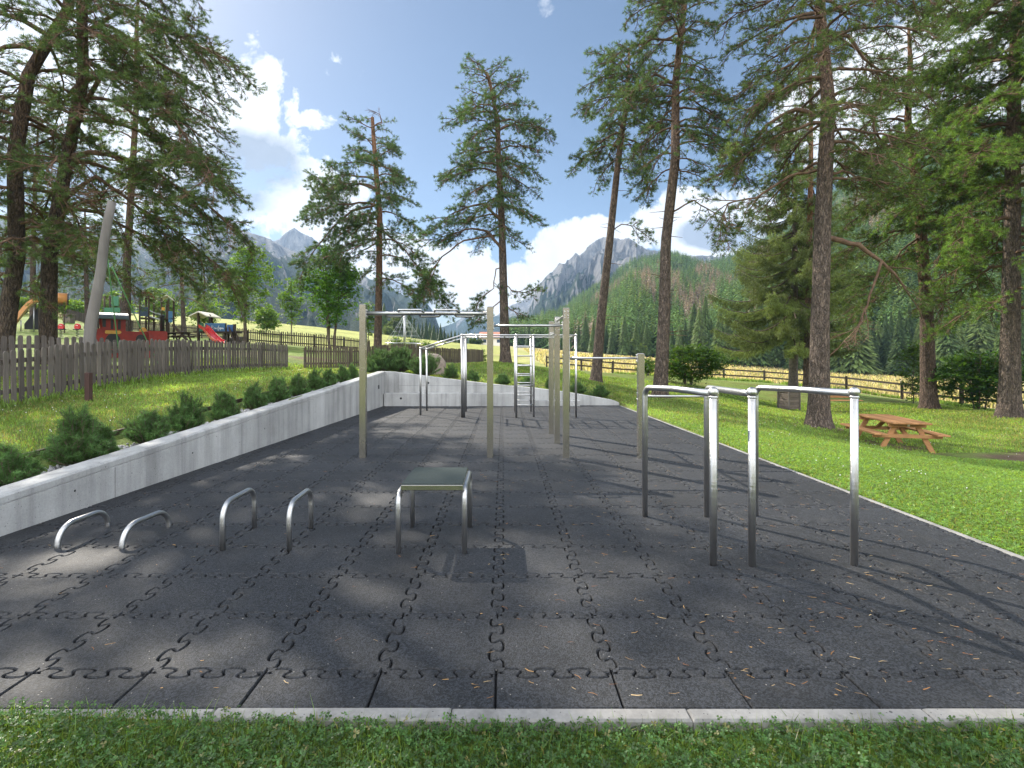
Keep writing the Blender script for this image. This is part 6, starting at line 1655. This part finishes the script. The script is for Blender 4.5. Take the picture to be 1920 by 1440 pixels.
# ------------------------------------------------------------------ air, sky, sun, camera
def air():
    g = N('valley_air'); v = g.n('ShaderNodeVolumePrincipled', {'Color': (.40, .64, 1.0, 1), 'Density': HAZE, 'Anisotropy': .25}).outputs[0]
    o = g.n('ShaderNodeOutputMaterial'); g.t.links.new(v, o.inputs['Volume'])
    b = MB(); b.box((0, 640, 182), (4200, 2000, 440)); tag(b.build('haze', g.m), kind='stuff')
HAZE = 2.7e-4
air()

def sky():
    g = N('World', True)
    tc = g.n('ShaderNodeTexCoord').outputs['Generated']
    nish = g.n('ShaderNodeTexSky', sky_type='NISHITA', sun_disc=False, sun_elevation=SUN_EL, sun_rotation=-SUN_AZ, altitude=1200, air_density=1.0, dust_density=SKY_DUST, ozone_density=1.0)
    sp = g.n('ShaderNodeSeparateXYZ', {0: tc}); x, y, z = sp.outputs
    yy = g.math('MAXIMUM', y, .02); u = g.math('DIVIDE', x, yy); v = g.math('DIVIDE', z, yy)
    n1 = g.noise(tc, 6.5, 10, .6, .35); n2 = g.noise(g.vmath('ADD', tc, (4, 2, 7)), 24, 8, .62, .3)
    def blob(px, py, rx, ry):
        a = g.math('DIVIDE', g.math('SUBTRACT', u, (px - CX) / FX), rx / FX); b = g.math('DIVIDE', g.math('SUBTRACT', v, (CY - py) / FX), ry / FX)
        return g.math('SUBTRACT', 1.0, g.math('ADD', g.math('MULTIPLY', a, a), g.math('MULTIPLY', b, b)))
    def union(L):
        r = blob(*L[0])
        for l in L[1:]: r = g.math('MAXIMUM', r, blob(*l))
        return r
    # bright banks of cumulus: a big one low on the left, one behind the massif on the right, low banks in the gap
    m = union([(300, 330, 330, 250), (60, 180, 420, 200), (470, 250, 110, 150), (-400, 100, 500, 330), (560, 380, 190, 110), (590, 225, 60, 26), (760, 500, 170, 70), (640, 480, 200, 80), (870, 520, 130, 38), (1060, 475, 70, 60), (1120, 450, 80, 46), (1040, 520, 50, 50), (1280, 440, 150, 62), (1400, 420, 190, 70), (1620, 250, 200, 150), (1750, 120, 190, 90), (1900, 200, 250, 200), (970, 560, 110, 50), (2300, 150, 350, 250)])
    m = g.math('MAXIMUM', m, -1.25)
    m = g.math('ADD', m, g.math('MULTIPLY_ADD', n1, 5.2, -2.62))
    m = g.math('ADD', m, g.math('MULTIPLY_ADD', n2, 1.9, -.95))
    wisp = g.math('ADD', blob(1020, 12, 22, 26), g.math('MULTIPLY_ADD', n2, 4, -2.5))
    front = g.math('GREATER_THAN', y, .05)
    back = g.math('MULTIPLY', g.math('SUBTRACT', 1.0, front), g.ramp(n1, [(.30, 0), (.5, 1)]))  # unseen clouds behind the camera, added to lift the ambient light
    cl = g.math('MULTIPLY', g.ramp(m, [(.02, 0), (.30, .92), (.6, 1)]), front)
    cl = g.math('MAXIMUM', cl, g.math('MULTIPLY', g.ramp(wisp, [(.0, 0), (.8, .6)]), front))
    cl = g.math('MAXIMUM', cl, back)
    up = g.ramp(z, [(0.0, 1), (.75, 1), (.95, .3)]); cl = g.math('MULTIPLY', cl, up)
    # cloud bodies: white tops, grey hollows
    shade = union([(475, 315, 115, 80), (430, 370, 110, 60), (80, 330, 160, 80), (350, 420, 120, 40), (1350, 440, 90, 30), (700, 560, 120, 40)])
    shade = g.ramp(g.math('ADD', shade, g.math('MULTIPLY_ADD', n1, 2.6, -1.3)), [(-.25, 0), (.55, 1)])
    body = g.mix(shade, (1.0, 1.0, 1.0), (.40, .42, .47)); body = g.mix(1.0, body, g.ramp(n2, [(.25, .90), (.6, 1.0)]), 'MULTIPLY')
    a = g.n('ShaderNodeBackground', {'Color': nish.outputs[0], 'Strength': SKY_STR}).outputs[0]
    b = g.n('ShaderNodeBackground', {'Color': body, 'Strength': g.math('ADD', CLOUD_STR, g.math('MULTIPLY', g.math('SUBTRACT', 1.0, front), 1.5))}).outputs[0]  # the added clouds behind the camera get extra strength as fill
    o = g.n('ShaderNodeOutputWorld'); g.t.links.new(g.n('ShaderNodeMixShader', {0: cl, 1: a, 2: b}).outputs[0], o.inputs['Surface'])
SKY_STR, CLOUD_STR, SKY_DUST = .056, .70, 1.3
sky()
sun = bpy.data.lights.new('sun', 'SUN'); sun.energy = 5.0; sun.angle = radians(.53); sun.color = (1.0, .92, .80)
so = bpy.data.objects.new('sun', sun); COL.objects.link(so); so.location = (-30, 30, 40); so.rotation_euler = (-SUN_DIR).to_track_quat('-Z', 'Y').to_euler()

cam = bpy.data.cameras.new('camera'); co = bpy.data.objects.new('camera', cam); COL.objects.link(co)
cam.sensor_width = 36; cam.lens = FX / 1920 * 36; cam.shift_x = (960 - CX) / 1920; cam.shift_y = -(720 - CY) / 1920
cam.clip_start = .05; cam.clip_end = 6000
co.location = (0, 0, H); co.rotation_euler = (radians(90), 0, 0); scene.camera = co
vs = scene.view_settings; vs.view_transform = 'Standard'; vs.look = 'None'; vs.gamma = 1; vs.use_curve_mapping = False; vs.exposure = EXPO if 'EXPO' in globals() else 0.85
scene.cycles.max_bounces = 8; scene.cycles.transparent_max_bounces = 8; scene.cycles.volume_bounces = 0
